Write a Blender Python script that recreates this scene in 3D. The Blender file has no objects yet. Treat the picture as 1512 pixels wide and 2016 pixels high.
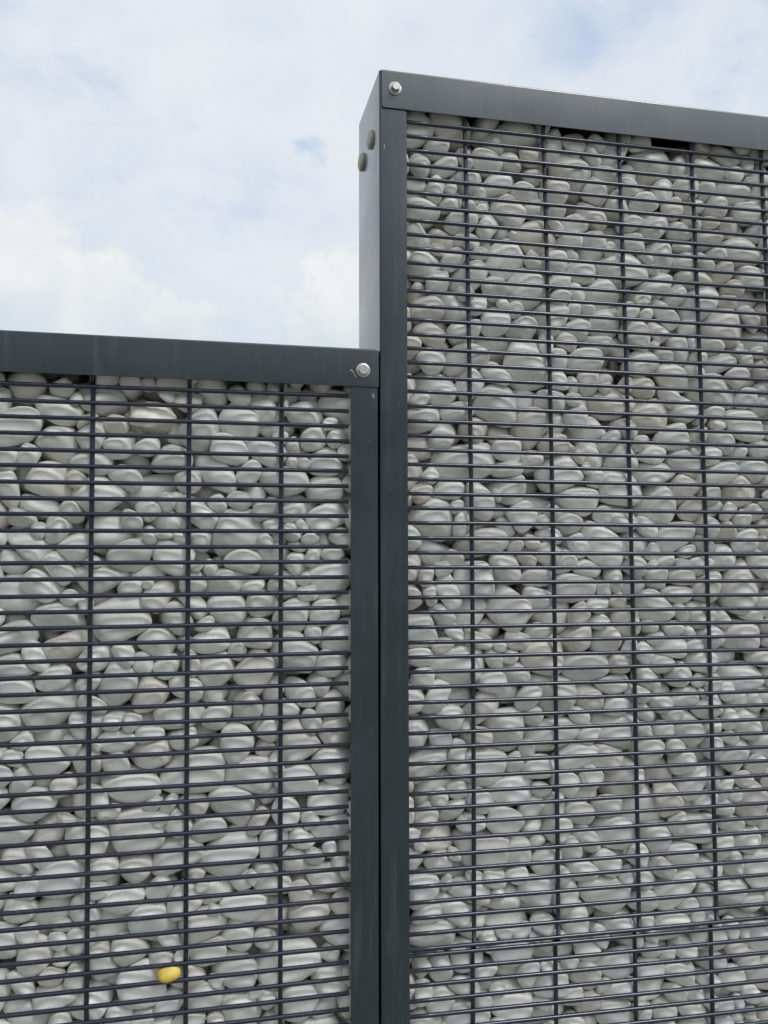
import bpy, bmesh, math
import numpy as np
from mathutils import Matrix, Vector, Quaternion

# ------------------------------------------------------------------ camera
scene = bpy.context.scene
C = scene.collection
CAM = (-0.19431, -1.473485, -0.798811)
YAW, PITCH, ROLL, FPX = 0.214829, 0.060452, -0.002217, 1703.3
cy, sy, cp, sp, cr, sr = math.cos(YAW), math.sin(YAW), math.cos(PITCH), math.sin(PITCH), math.cos(ROLL), math.sin(ROLL)
fwd = Vector((sy * cp, cy * cp, sp)); rgt = Vector((cy, -sy, 0)); upv = rgt.cross(fwd)
r2 = cr * rgt + sr * upv; u2 = -sr * rgt + cr * upv
cam_d = bpy.data.cameras.new('camera'); cam = bpy.data.objects.new('camera', cam_d); C.objects.link(cam)
M = Matrix((r2, u2, -fwd)).transposed().to_4x4(); M.translation = CAM
cam.matrix_world = M
cam_d.sensor_fit = 'VERTICAL'; cam_d.sensor_height = 36.0; cam_d.sensor_width = 27.0
cam_d.lens = FPX / 2016 * 36.0
cam_d.clip_start = 0.02; cam_d.clip_end = 5000
scene.camera = cam
scene.render.resolution_x = 768; scene.render.resolution_y = 1024

# ------------------------------------------------------------------ world, sun, exposure
scene.view_settings.view_transform = 'Standard'; scene.view_settings.look = 'None'
scene.view_settings.exposure = 0.0; scene.view_settings.gamma = 1.0
SUN_EL, SUN_AZ = math.radians(50), math.radians(143)      # azimuth clockwise from +Y: behind the camera, to its right
world = bpy.data.worlds.new('World'); scene.world = world; world.use_nodes = True
nt = world.node_tree; nt.nodes.clear()


class G:
    """small node-graph helper"""
    def __init__(s, tree): s.t = tree
    def n(s, typ, **kw):
        nd = s.t.nodes.new(typ)
        ins = kw.pop('ins', {})
        for k, v in kw.items(): setattr(nd, k, v)
        for k, v in ins.items(): s.set(nd, k, v)
        return nd
    def set(s, nd, k, v):
        if isinstance(v, bpy.types.NodeSocket): s.t.links.new(v, nd.inputs[k])
        else: nd.inputs[k].default_value = v
    def m(s, op, a, b=0.0, c=None, clamp=False):
        nd = s.n('ShaderNodeMath', operation=op, use_clamp=clamp); s.set(nd, 0, a); s.set(nd, 1, b)
        if c is not None: s.set(nd, 2, c)
        return nd.outputs[0]
    def vm(s, op, a, b=(0, 0, 0)):
        nd = s.n('ShaderNodeVectorMath', operation=op); s.set(nd, 0, a); s.set(nd, 1, b)
        return nd.outputs[1] if op in ('LENGTH', 'DOT_PRODUCT', 'DISTANCE') else nd.outputs[0]
    def mix(s, f, a, b):
        nd = s.n('ShaderNodeMix', data_type='RGBA'); s.set(nd, 0, f); s.set(nd, 6, a); s.set(nd, 7, b); return nd.outputs[2]
    def noise(s, vec, scale, detail=4, rough=.5, dist=0.0):
        nd = s.n('ShaderNodeTexNoise'); s.set(nd, 'Vector', vec); s.set(nd, 'Scale', scale); s.set(nd, 'Detail', detail)
        s.set(nd, 'Roughness', rough); s.set(nd, 'Distortion', dist); return nd
    def ramp(s, v, lo, hi, a=0.0, b=1.0):
        nd = s.n('ShaderNodeMapRange', interpolation_type='SMOOTHSTEP'); s.set(nd, 0, v); s.set(nd, 1, lo); s.set(nd, 2, hi); s.set(nd, 3, a); s.set(nd, 4, b)
        return nd.outputs[0]


g = G(nt)
tc = g.n('ShaderNodeTexCoord').outputs['Generated']
sky = g.n('ShaderNodeTexSky', sky_type='NISHITA', sun_disc=False, sun_elevation=SUN_EL, sun_rotation=SUN_AZ, altitude=100, air_density=1.2, dust_density=1.5, ozone_density=1.2)
bg_sky = g.n('ShaderNodeBackground', ins={'Color': sky.outputs[0], 'Strength': 0.14})
sep = g.n('ShaderNodeSeparateXYZ', ins={0: tc}); dz = sep.outputs[2]
# high thin layer, projected on a flat deck so it streaks with distance
deck = g.vm('DIVIDE', tc, (1, 1, 1))
zz = g.m('ADD', g.m('MAXIMUM', dz, 0.0), 0.18)
comb = g.n('ShaderNodeCombineXYZ', ins={0: g.m('DIVIDE', sep.outputs[0], zz), 1: g.m('DIVIDE', sep.outputs[1], zz), 2: 0.37})
n1 = g.noise(comb.outputs[0], 1.15, 7, .56, .5).outputs[0]
n2 = g.noise(tc, 3.1, 8, .55, .8).outputs[0]
n3 = g.noise(tc, 9.0, 6, .55, .3).outputs[0]
warp = g.noise(tc, 8.0, 9, .66).outputs[1]
wv = g.vm('SCALE', g.vm('SUBTRACT', warp, (.5, .5, .5)), (0, 0, 0)); wv.node.inputs[3].default_value = .19
pos = g.vm('ADD', tc, wv)
wv2 = g.vm('SCALE', g.vm('SUBTRACT', warp, (.5, .5, .5)), (0, 0, 0)); wv2.node.inputs[3].default_value = .09
pos2 = g.vm('ADD', tc, wv2)
hz_blue = g.m('MULTIPLY', 0.0, 0.0)
n4 = g.noise(comb.outputs[0], 7.0, 9, .62, .6).outputs[0]
cover = g.ramp(g.m('ADD', g.m('MULTIPLY', n1, .5), g.m('MULTIPLY', n2, .5)), .33, .60, .93, 1.0)
# places where the blue shows through
for c, r, s in (((.385, .76, .53), (.055, .3, .035), .55), ((.111, .89, .444), (.012, .2, .009), .75), ((.122, .89, .434), (.007, .2, .012), .8), ((.100, .89, .449), (.012, .2, .006), .2), ((-.15, .866, .478), (.08, .3, .022), .45),
                ((-.05, .85, .44), (.04, .3, .03), .22), ((.07, .9, .40), (.09, .3, .04), .2), ((-.08, .9, .385), (.2, .3, .03), .13), ((.49, .73, .472), (.02, .3, .03), .35),
                ((.53, .68, .55), (.05, .3, .03), .5), ((-.19, .83, .53), (.03, .3, .02), .35), ((.62, .6, .5), (.1, .3, .1), .5),
                ((-.5, .8, .45), (.15, .4, .06), .5), ((.1, .5, .85), (.4, .4, .2), .5), ((-.3, -.6, .7), (.3, .3, .15), .5)):
    d = g.vm('LENGTH', g.vm('DIVIDE', g.vm('SUBTRACT', pos2, c), r))
    hole = g.ramp(d, .1, 1.6, s * .85, 0.0)
    hole = g.m('MULTIPLY', hole, g.ramp(n4, .34, .60, 1.25, .45))
    hz_blue = g.m('ADD', hz_blue, hole, clamp=True)
    cover = g.m('SUBTRACT', cover, g.m('MULTIPLY', hole, .25), clamp=True)
# colour of the thin layer
light = g.ramp(g.m('ADD', g.m('ADD', g.m('MULTIPLY', n2, .4), g.m('MULTIPLY', n3, .3)), g.m('MULTIPLY', n4, .3)), .38, .62)
hz = g.ramp(dz, .0, .45)
ccol = g.mix(light, (.705, .77, .865, 1), (.80, .835, .885, 1))
# cumulus heaps low in the sky
cum = None
for c, r in (((-.145, .93, .265), (.145, 9, .088)), ((-.03, .93, .24), (.06, 9, .06)), ((.205, .93, .262), (.135, 9, .088)), ((.62, .7, .25), (.3, 9, .07)), ((-.6, .8, .2), (.3, 9, .1)),
             ((-.5, -.8, .3), (.4, 1, .14)), ((.5, -.8, .25), (.4, 1, .12))):
    d = g.vm('LENGTH', g.vm('DIVIDE', g.vm('SUBTRACT', pos, c), r))
    e = g.ramp(d, .86, 1.08, 1.0, 0.0)
    cum = e if cum is None else g.m('MAXIMUM', cum, e)
base_sh = g.ramp(g.m('ADD', dz, g.m('MULTIPLY', g.m('SUBTRACT', n3, .5), .16)), .225, .31)
billow = g.ramp(g.noise(pos, 16.0, 7, .6).outputs[0], .38, .62)
base_sh = g.m('MULTIPLY', base_sh, g.m('ADD', g.m('MULTIPLY', billow, .3), .7))
cumc = g.mix(base_sh, (.67, .75, .81, 1), (.875, .89, .89, 1))
cum = g.m('MULTIPLY', cum, g.ramp(dz, .12, .22), clamp=True)
ccol = g.mix(hz_blue, ccol, (.47, .63, .86, 1))
ccol = g.mix(cum, ccol, cumc)
cover = g.m('MAXIMUM', cover, cum)
# the veiled sun brightens the cloud round it
sdir = (math.sin(SUN_AZ) * math.cos(SUN_EL), math.cos(SUN_AZ) * math.cos(SUN_EL), math.sin(SUN_EL))
glow = g.m('POWER', g.m('MAXIMUM', g.vm('DOT_PRODUCT', tc, sdir), 0.0), 9.0)
# added dimming of the low sky behind the camera, darkens the frame's reflections
lowback = g.m('SUBTRACT', 1.0, g.m('MULTIPLY', g.ramp(sep.outputs[1], .15, -.35), g.ramp(g.m('ADD', dz, g.m('MULTIPLY', g.m('SUBTRACT', n3, .5), .3)), .52, .10, 0, .55)))
bg_cl = g.n('ShaderNodeBackground', ins={'Color': ccol, 'Strength': g.m('ADD', g.m('MULTIPLY', glow, 2.8), lowback)})
mx = g.n('ShaderNodeMixShader', ins={0: cover, 1: bg_sky.outputs[0], 2: bg_cl.outputs[0]})
g.n('ShaderNodeOutputWorld', ins={0: mx.outputs[0]})

sun_d = bpy.data.lights.new('sun', 'SUN'); sun_d.energy = 1.35; sun_d.angle = math.radians(13); sun_d.color = (1.0, .955, .89)
sun = bpy.data.objects.new('sun', sun_d); C.objects.link(sun)
sd = Vector((math.sin(SUN_AZ) * math.cos(SUN_EL), math.cos(SUN_AZ) * math.cos(SUN_EL), math.sin(SUN_EL)))
sun.rotation_euler = sd.to_track_quat('Z', 'Y').to_euler(); sun.location = (3, -6, 6)


# ------------------------------------------------------------------ materials
def mat(name):
    m = bpy.data.materials.new(name); m.use_nodes = True; m.node_tree.nodes.clear(); gg = G(m.node_tree)
    b = gg.n('ShaderNodeBsdfPrincipled'); gg.n('ShaderNodeOutputMaterial', ins={0: b.outputs[0]})
    return m, gg, b


def paint(name, col, col2, rough, bump=.04, coat=.6):
    m, q, b = mat(name)
    co = q.n('ShaderNodeTexCoord').outputs['Object']
    big = q.noise(co, 6.0, 5, .6).outputs[0]
    fine = q.noise(co, 900.0, 2, .5).outputs[0]
    st = q.noise(q.vm('MULTIPLY', co, (60, 60, 5)), 1.0, 5, .6).outputs[0]
    c = q.mix(q.ramp(big, .35, .7), (*col, 1), (*col2, 1))
    dust = q.m('MULTIPLY', q.ramp(st, .52, .78), .16)
    c = q.mix(dust, c, (.16, .165, .16, 1))
    speck = q.ramp(q.noise(co, 210.0, 2, .5).outputs[0], .76, .80, 0, .35)
    c = q.mix(speck, c, (.30, .31, .31, 1))
    q.set(b, 'Base Color', c)
    q.set(b, 'Roughness', q.ramp(big, .3, .7, rough - .05, rough + .08))
    bm = q.n('ShaderNodeBump', ins={'Strength': bump, 'Distance': .0004, 'Height': fine}); q.set(b, 'Normal', bm.outputs[0])
    b.inputs['Coat Weight'].default_value = coat; b.inputs['Coat Roughness'].default_value = .13
    return m


M_FRAME = paint('anthracite_powder_coat', (.008, .017, .022), (.013, .024, .030), .26, .04, .52)
M_WIRE = paint('anthracite_wire_coat', (.006, .009, .017), (.011, .015, .026), .24, .25, .35)
M_WIRE.node_tree.nodes['Principled BSDF'].inputs['Specular Tint'].default_value = (.78, .82, 1, 1)


def simple(name, col, rough, metal=0.0, nscale=40, amt=.3):
    m, q, b = mat(name); co = q.n('ShaderNodeTexCoord').outputs['Object']
    f = q.noise(co, nscale, 5, .6).outputs[0]
    q.set(b, 'Base Color', q.mix(q.ramp(f, .3, .7), (*[x * (1 - amt) for x in col], 1), (*col, 1)))
    q.set(b, 'Roughness', q.ramp(f, .3, .7, rough, rough + .15)); b.inputs['Metallic'].default_value = metal
    return m


M_STEEL = simple('stainless_steel', (.50, .49, .46), .30, .8, 350, .35)
M_DULL = simple('dull_zinc_bolt_head', (.46, .47, .40), .42, .2, 200, .35)
M_SCUFF = simple('pale_scuff', (.17, .19, .19), .5, 0, 200, .4)
M_CHIP = simple('bare_metal_chip', (.62, .60, .58), .5, 0, 300, .4)
M_RUST = simple('brown_grey_chip', (.30, .24, .23), .6, 0, 300, .4)


def stone_mat(name, dark, lite, warm, rough):
    m, q, b = mat(name)
    co = q.n('ShaderNodeNewGeometry').outputs['Position']
    tone = q.n('ShaderNodeAttribute', attribute_name='tone').outputs['Fac']
    tone2 = q.n('ShaderNodeAttribute', attribute_name='tint').outputs['Fac']
    big = q.noise(co, 38, 5, .6, .4).outputs[0]; fine = q.noise(co, 320, 5, .65).outputs[0]; vein = q.noise(co, 24, 6, .6, 1.6).outputs[0]
    c = q.mix(tone, (*dark, 1), (*lite, 1))
    c = q.mix(q.m('MULTIPLY', tone2, .65), c, (*warm, 1))
    c = q.mix(q.ramp(big, .45, .72, 0, .28), c, tuple(x * .72 for x in dark) + (1,))
    c = q.mix(q.ramp(fine, .60, .74, 0, .30), c, (.36, .34, .30, 1))
    pit = q.n('ShaderNodeTexVoronoi', ins={'Vector': co, 'Scale': 420.0}).outputs[0]
    c = q.mix(q.ramp(q.m('ADD', pit, q.m('MULTIPLY', big, .55)), .30, .40, .5, 0), c, (.26, .23, .19, 1))
    v = q.m('ABSOLUTE', q.m('SUBTRACT', vein, .5))
    c = q.mix(q.ramp(v, .0, .014, .30, 0), c, (.40, .37, .32, 1))
    q.set(b, 'Base Color', c)
    q.set(b, 'Roughness', q.ramp(big, .3, .7, rough, rough + .18))
    b.inputs['Specular IOR Level'].default_value = .45
    h = q.m('ADD', q.m('MULTIPLY', fine, .5), big)
    bm = q.n('ShaderNodeBump', ins={'Strength': .35, 'Distance': .0007, 'Height': h}); q.set(b, 'Normal', bm.outputs[0])
    return m


M_STONE = stone_mat('white_marble_pebble', (.65, .65, .615), (.88, .885, .845), (.68, .62, .53), .42)
M_BROKEN = stone_mat('broken_marble', (.60, .58, .48), (.82, .80, .72), (.70, .66, .48), .55)


def yellow_mat():
    m, q, b = mat('yellow_glaze'); co = q.n('ShaderNodeTexCoord').outputs['Object']
    f = q.noise(co, 60, 4, .5).outputs[0]
    q.set(b, 'Base Color', q.mix(q.ramp(f, .3, .7), (.52, .34, .05, 1), (.66, .50, .10, 1))); b.inputs['Roughness'].default_value = .42
    return m


M_YEL = yellow_mat()


# ------------------------------------------------------------------ helpers
def link(name, me, m, parent=None):
    o = bpy.data.objects.new(name, me); C.objects.link(o)
    if m: me.materials.append(m)
    if parent: o.parent = parent
    return o


def empty(name, loc, label, cat, group=None):
    o = bpy.data.objects.new(name, None); C.objects.link(o); o.location = loc; o['label'] = label; o['category'] = cat
    if group: o['group'] = group
    return o


def fix(o):            # children are modelled in world coordinates, so undo the parent's offset
    o.matrix_parent_inverse = Matrix.Translation(o.parent.location).inverted(); return o


def smooth(me, on=True):
    me.polygons.foreach_set('use_smooth', [on] * len(me.polygons))


def mesh_np(name, V, F):
    me = bpy.data.meshes.new(name); V = np.asarray(V, np.float32); F = np.asarray(F, np.int32)
    me.vertices.add(len(V)); me.vertices.foreach_set('co', V.ravel())
    k = F.shape[1]
    me.loops.add(F.size); me.loops.foreach_set('vertex_index', F.ravel())
    me.polygons.add(len(F)); me.polygons.foreach_set('loop_start', np.arange(0, F.size, k, dtype=np.int32))
    me.polygons.foreach_set('loop_total', np.full(len(F), k, np.int32))
    me.update(calc_edges=True); smooth(me); return me


def mesh_mixed(name, V, Q, T):
    me = bpy.data.meshes.new(name); V = np.asarray(V, np.float32)
    me.vertices.add(len(V)); me.vertices.foreach_set('co', V.ravel())
    me.loops.add(Q.size + T.size); me.loops.foreach_set('vertex_index', np.concatenate([Q.ravel(), T.ravel()]).astype(np.int32))
    me.polygons.add(len(Q) + len(T))
    me.polygons.foreach_set('loop_start', np.concatenate([np.arange(0, Q.size, 4), Q.size + np.arange(0, T.size, 3)]).astype(np.int32))
    me.polygons.foreach_set('loop_total', np.concatenate([np.full(len(Q), 4), np.full(len(T), 3)]).astype(np.int32))
    me.update(calc_edges=True); smooth(me); return me


def fillet(path, rad, seg=5):
    """round the inner corners of an open 2-D polyline"""
    out = [path[0]]
    for a, b, c in zip(path, path[1:], path[2:]):
        a, b, c = map(np.array, (a, b, c)); u = (a - b) / np.linalg.norm(a - b); v = (c - b) / np.linalg.norm(c - b)
        p, q = b + u * rad, b + v * rad
        for i in range(seg + 1):
            t = i / seg; out.append(tuple((1 - t) ** 2 * p + 2 * t * (1 - t) * b + t * t * q))
    out.append(path[-1]); return out


def folded_sheet(name, path, t, side, axis, a0, a1, rad, m, parent, n=1):
    """folded sheet-metal channel: a 2-D outer path, offset inward by t, extruded along an axis ('z': path=(x,y); 'x': path=(y,z))"""
    P = np.array(fillet(path, rad)); T = np.gradient(P, axis=0); T /= np.linalg.norm(T, axis=1)[:, None]
    N = np.stack([-T[:, 1], T[:, 0]], 1) * side; Q = P + N * t
    loop = np.vstack([P, Q[::-1]]); bm = bmesh.new(); rings = []
    for k in range(n + 1):
        a = a0 + (a1 - a0) * k / n
        rings.append([bm.verts.new((p[0], p[1], a) if axis == 'z' else (a, p[0], p[1])) for p in loop])
    for r0, r1 in zip(rings, rings[1:]):
        for i in range(len(loop)): bm.faces.new((r0[i], r0[(i + 1) % len(loop)], r1[(i + 1) % len(loop)], r1[i]))
    L = len(P)
    for r in (rings[0], rings[-1]):
        for i in range(L - 1): bm.faces.new((r[i], r[i + 1], r[2 * L - 2 - i], r[2 * L - 1 - i]))
    bmesh.ops.recalc_face_normals(bm, faces=bm.faces[:])
    me = bpy.data.meshes.new(name); bm.to_mesh(me); bm.free(); smooth(me)
    o = link(name, me, m, parent)
    es = [e for e in me.edges]
    me.set_sharp_from_angle(angle=math.radians(35))
    md = o.modifiers.new('bevel', 'BEVEL'); md.width = .0005; md.segments = 2; md.limit_method = 'ANGLE'; md.angle_limit = math.radians(50)
    return fix(o) if parent else o


def tube_rows(polys, rad, seg=10):
    """round rods along polylines -> V, F"""
    V = []; F = []; base = 0
    for P in polys:
        P = np.asarray(P, float); n = len(P); T = np.gradient(P, axis=0); T /= np.linalg.norm(T, axis=1)[:, None]
        up = np.array([0, 1.0, 0]); A = np.cross(T, up); A /= np.linalg.norm(A, axis=1)[:, None]; B = np.cross(T, A)
        ang = np.linspace(0, 2 * math.pi, seg, endpoint=False)
        ring = P[:, None, :] + rad * (A[:, None, :] * np.cos(ang)[None, :, None] + B[:, None, :] * np.sin(ang)[None, :, None])
        V.append(ring.reshape(-1, 3))
        i = np.arange(n - 1)[:, None] * seg; j = np.arange(seg)[None, :]; j2 = (j + 1) % seg
        F.append(np.stack([base + i + j, base + i + j2, base + i + seg + j2, base + i + seg + j], -1).reshape(-1, 4))
        # end caps as quads fans
        for e, s in ((0, 1), (n - 1, -1)):
            b0 = base + e * seg
            for k in range(0, seg - 2, 2): F.append(np.array([[b0, b0 + k + 1, b0 + k + 2, b0 + (k + 3) % seg]])[:, ::s])
        base += n * seg
    return np.vstack(V), np.vstack(F)


# ------------------------------------------------------------------ ground
GZ = -2.34
bm = bmesh.new(); bmesh.ops.create_grid(bm, x_segments=60, y_segments=60, size=1500)
me = bpy.data.meshes.new('ground'); bm.to_mesh(me); bm.free()
mg, q, b = mat('pale_gravel_ground'); co = q.n('ShaderNodeNewGeometry').outputs['Position']
vor = q.n('ShaderNodeTexVoronoi', ins={'Vector': co, 'Scale': 45.0})
big = q.noise(co, .35, 5, .6).outputs[0]
c = q.mix(q.ramp(vor.outputs[0], .1, .6), (.42, .42, .38, 1), (.22, .22, .19, 1))
q.set(b, 'Base Color', q.mix(q.ramp(big, .4, .65, 0, .5), c, (.16, .19, .10, 1))); b.inputs['Roughness'].default_value = .9
q.set(b, 'Normal', q.n('ShaderNodeBump', ins={'Strength': .6, 'Distance': .01, 'Height': vor.outputs[0]}).outputs[0])
gnd = link('ground', me, mg); gnd.location.z = GZ; gnd['kind'] = 'structure'

# ------------------------------------------------------------------ the two fence sections
YF, YB = -.010, .190            # outer faces of the folded posts
LX0, LX1, LT = -1.25, .1150, -.4230
RX0, RX1, RT = .1182, 1.86, .0848
left = empty('gabion_fence', (-.55, .09, GZ), 'lower dark grey framed stone cage, its top rail ending against the taller post', 'gabion fence')
right = empty('gabion_fence', (.98, .09, GZ), 'taller dark grey framed stone cage whose side face rises above its neighbour', 'gabion fence')

folded_sheet('post', [(.0667, YF), (LX1, YF), (LX1, YB), (.0667, YB)], .002, 1, 'z', GZ, LT - .0012, .003, M_FRAME, left)
folded_sheet('post', [(LX0 + .048, YF), (LX0, YF), (LX0, YB), (LX0 + .048, YB)], .002, -1, 'z', GZ, LT - .0012, .003, M_FRAME, left)
folded_sheet('post', [(.1680, YF), (RX0, YF), (RX0, YB), (.1680, YB)], .002, -1, 'z', GZ, RT - .0008, .0035, M_FRAME, right)
folded_sheet('post', [(RX1 - .048, YF), (RX1, YF), (RX1, YB), (RX1 - .048, YB)], .002, 1, 'z', GZ, RT - .0008, .003, M_FRAME, right)
YR = YF - .0028
folded_sheet('top_rail', [(YR, LT - .0675), (YR, LT), (YB + .003, LT), (YB + .003, LT - .0675)], .002, -1, 'x', LX0 - .001, LX1 + .0008, .0035, M_FRAME, left, 1)


def cap_rail():
    """right rail: the front face has a rounded lower left corner and stops short of the post's fold"""
    x0, x1, zt, zb = RX0 + .0042, RX1 + .001, RT, RT - .0702
    pr = fillet([(YR, zb), (YR, zt), (YB + .003, zt), (YB + .003, zb)], .0035)
    P = np.array(pr); T = np.gradient(P, axis=0); T /= np.linalg.norm(T, axis=1)[:, None]
    Q = P + np.stack([T[:, 1], -T[:, 0]], 1) * .002
    bm = bmesh.new(); L = len(P); rings = []
    R_ = .004
    xs = [x0 + R_ * (1 - math.cos(a)) for a in np.linspace(0, math.pi / 2, 5)] + [x1]
    for k, x in enumerate(xs):
        dz_ = 0 if k >= 4 else R_ * (1 - math.sin(math.pi / 2 * k / 4))
        loop = []
        for i, p in enumerate(list(P) + list(Q[::-1])):
            z = p[1] + (dz_ if i in (0, 2 * L - 1) else 0); loop.append(bm.verts.new((x, p[0], z)))
        rings.append(loop)
    for a, b_ in zip(rings, rings[1:]):
        for i in range(2 * L): bm.faces.new((a[i], a[(i + 1) % (2 * L)], b_[(i + 1) % (2 * L)], b_[i]))
    for r in (rings[0], rings[-1]):
        for i in range(L - 1): bm.faces.new((r[i], r[i + 1], r[2 * L - 2 - i], r[2 * L - 1 - i]))
    bmesh.ops.recalc_face_normals(bm, faces=bm.faces[:])
    me = bpy.data.meshes.new('top_rail'); bm.to_mesh(me); bm.free(); smooth(me); me.set_sharp_from_angle(angle=math.radians(35))
    o = link('top_rail', me, M_FRAME, right); fix(o)
    md = o.modifiers.new('bevel', 'BEVEL'); md.width = .0005; md.segments = 2; md.limit_method = 'ANGLE'; md.angle_limit = math.radians(50)


cap_rail()


# welded wire panels: rods follow the slight bow and sag measured on the real panels
def wire_panel(parent, Zf, Xf, rows, cols, c0, c1, zlim, label=None, seed=1):
    rg = np.random.RandomState(seed)
    hz_ = []
    for r in rows:
        cs = np.linspace(c0, c1, int((c1 - c0) * 3) + 2)
        z = np.array([Zf(c, r) for c in cs]); x = np.array([Xf(c, zz_) for c, zz_ in zip(cs, z)])
        j = rg.normal(0, .0003); w_ = .0004 * np.sin(cs * rg.uniform(.6, 1.5) + rg.uniform(0, 6))
        hz_.append(np.stack([x, np.full_like(x, 0.0) + w_, z + j + w_ * .6], 1))
    V1, F1 = tube_rows(hz_, .0037, 12)
    vt = []
    for c in cols:
        z = np.linspace(zlim[0], zlim[1], 24); x = np.array([Xf(c, q_) for q_ in z])
        vt.append(np.stack([x, np.full_like(x, .0060), z], 1))
    V2, F2 = tube_rows(vt, .0040, 12)
    # flattened weld beads at each crossing
    V3 = []; F3 = []; 
    ico = ICO[1]; 
    for c in cols:
        for r in rows:
            z = Zf(c, r); x = Xf(c, z)
            V3.append(ico[0] * np.array([.0056, .0027, .0040]) + np.array([x + rg.normal(0, .0006), .0022, z + rg.normal(0, .0004)]))
    n = len(ico[0]); m3 = len(V3); V3 = np.vstack(V3); F3 = np.vstack([ico[1] + i * n for i in range(m3)])
    F3 = np.hstack([F3, F3[:, -1:]])
    off = len(V1) + len(V2)
    me = mesh_mixed('wire_mesh', np.vstack([V1, V2, V3]), np.vstack([F1, F2 + len(V1)]), F3[:, :3] + off)
    o = link('wire_mesh', me, M_WIRE, parent); fix(o)
    if label: o['label'] = label
    return o


def icosphere(sub):
    bm = bmesh.new(); bmesh.ops.create_icosphere(bm, subdivisions=sub, radius=1)
    v = np.array([x.co[:] for x in bm.verts]); f = np.array([[q_.index for q_ in p.verts] for p in bm.faces]); bm.free(); return v, f


ICO = {k: icosphere(k) for k in (1, 2, 3, 4)}

ZL = lambda c, r: -.481019 + .000449 * c - .026329 * r + .000008 * c * r + .00001 * r * r
XL = lambda c, z: -.362206 + .155842 * c - .000541 * z + .002078 * c * z + .003158 * z * z
ZR = lambda c, r: .024565 + .000571 * c - .025822 * r - .00003 * c * r - .000003 * r * r
XR = lambda c, z: .282249 + .15422 * c - .015395 * z - .001982 * c * z - .008282 * z * z
ZR2 = lambda c, r: -1.4668 - .0019 * c - .0252 * (r - 1)
XR2 = lambda c, z: .2842 + .1538 * c
wire_panel(left, ZL, XL, range(1, 72), [-5, -4, -3, -2, -1, 0, 1, 2], -5.6, 2.748, (LT - .055, GZ + .06), seed=3)
wire_panel(right, ZR, XR, range(1, 58), range(0, 10), -.78, 9.9, (RT - .03, -1.4660), 'upper wire panel of the taller cage', 4)
wire_panel(right, ZR2, XR2, range(1, 34), range(0, 10), -.78, 9.9, (-1.4625, GZ + .03), 'lower wire panel, set slightly left of the one above', 5)


# ------------------------------------------------------------------ bolts
def hex_bolt(parent, x, z, rw, rh, rot, h=.0062):
    y = YR
    bm = bmesh.new()
    prof = [(rw, 0.0), (rw, .0012), (rw * .93, .0019), (rh * 1.05, .0023), (0, .0023)]
    n = 40; rings = []
    for r, d in prof[:-1]: rings.append([bm.verts.new((x + r * math.cos(2 * math.pi * i / n), y - d, z + r * math.sin(2 * math.pi * i / n))) for i in range(n)])
    for a, b_ in zip(rings, rings[1:]):
        for i in range(n): bm.faces.new((a[i], a[(i + 1) % n], b_[(i + 1) % n], b_[i]))
    bm.faces.new(rings[-1])
    bmesh.ops.recalc_face_normals(bm, faces=bm.faces[:])
    mw = bpy.data.meshes.new('washer'); bm.to_mesh(mw); bm.free(); smooth(mw); mw.set_sharp_from_angle(angle=math.radians(40))
    bm = bmesh.new(); rings = []
    for r, d in ((rh, .0023), (rh, h * .86), (rh * .9, h)):
        k = 48; ring = []
        for i in range(k):
            a = 2 * math.pi * i / k + rot; s = math.cos(math.pi / 6) / math.cos((a - rot) % (math.pi / 3) - math.pi / 6) if r > rh * .92 else 1.0
            s = s if r <= rh * .92 or d < h else 1.0
            rr = r * (s * 1.06 if r > rh * .92 else .97)
            ring.append(bm.verts.new((x + rr * math.cos(a), y - d, z + rr * math.sin(a))))
        rings.append(ring)
    for a, b_ in zip(rings, rings[1:]):
        for i in range(48): bm.faces.new((a[i], a[(i + 1) % 48], b_[(i + 1) % 48], b_[i]))
    bm.faces.new(rings[-1]); bmesh.ops.recalc_face_normals(bm, faces=bm.faces[:])
    mh = bpy.data.meshes.new('bolt'); bm.to_mesh(mh); bm.free(); smooth(mh); mh.set_sharp_from_angle(angle=math.radians(28))
    o = link('bolt', mh, M_STEEL, parent); fix(o)
    w = link('washer', mw, M_STEEL, o)
    return o


hex_bolt(right, .1463, .0511, .0122, .0078, .25, .0105)['label'] = 'shiny hexagon bolt in the corner of the top rail'
hex_bolt(left, .0878, -.4620, .0125, .0088, .12, .0065)['label'] = 'grey hexagon bolt beside a curved scratch'


def dome_bolt(parent, y, z, r=.0172, h=.0090):
    bm = bmesh.new(); n = 40; rings = []
    for rr, d in ((r, 0), (r, h * .42), (r * .97, h * .55), (r * .86, h * .72), (r * .66, h * .88), (r * .4, h * .97), (r * .15, h)):
        t = d
        rings.append([bm.verts.new((RX0 - (0 if t == 0 else d), y + rr * math.cos(2 * math.pi * i / n), z + rr * math.sin(2 * math.pi * i / n))) for i in range(n)])
    for a, b_ in zip(rings, rings[1:]):
        for i in range(n): bm.faces.new((a[i], a[(i + 1) % n], b_[(i + 1) % n], b_[i]))
    bm.faces.new(rings[-1]); bmesh.ops.recalc_face_normals(bm, faces=bm.faces[:])
    me = bpy.data.meshes.new('dome_bolt'); bm.to_mesh(me); bm.free(); smooth(me); me.set_sharp_from_angle(angle=math.radians(50))
    o = link('dome_bolt', me, M_DULL, parent); fix(o); return o


dome_bolt(right, .0600, -.0105)['label'] = 'dull rounded bolt head nearer the front edge'
dome_bolt(right, .1470, -.0125)['label'] = 'dull rounded bolt head nearer the back edge'


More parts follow.
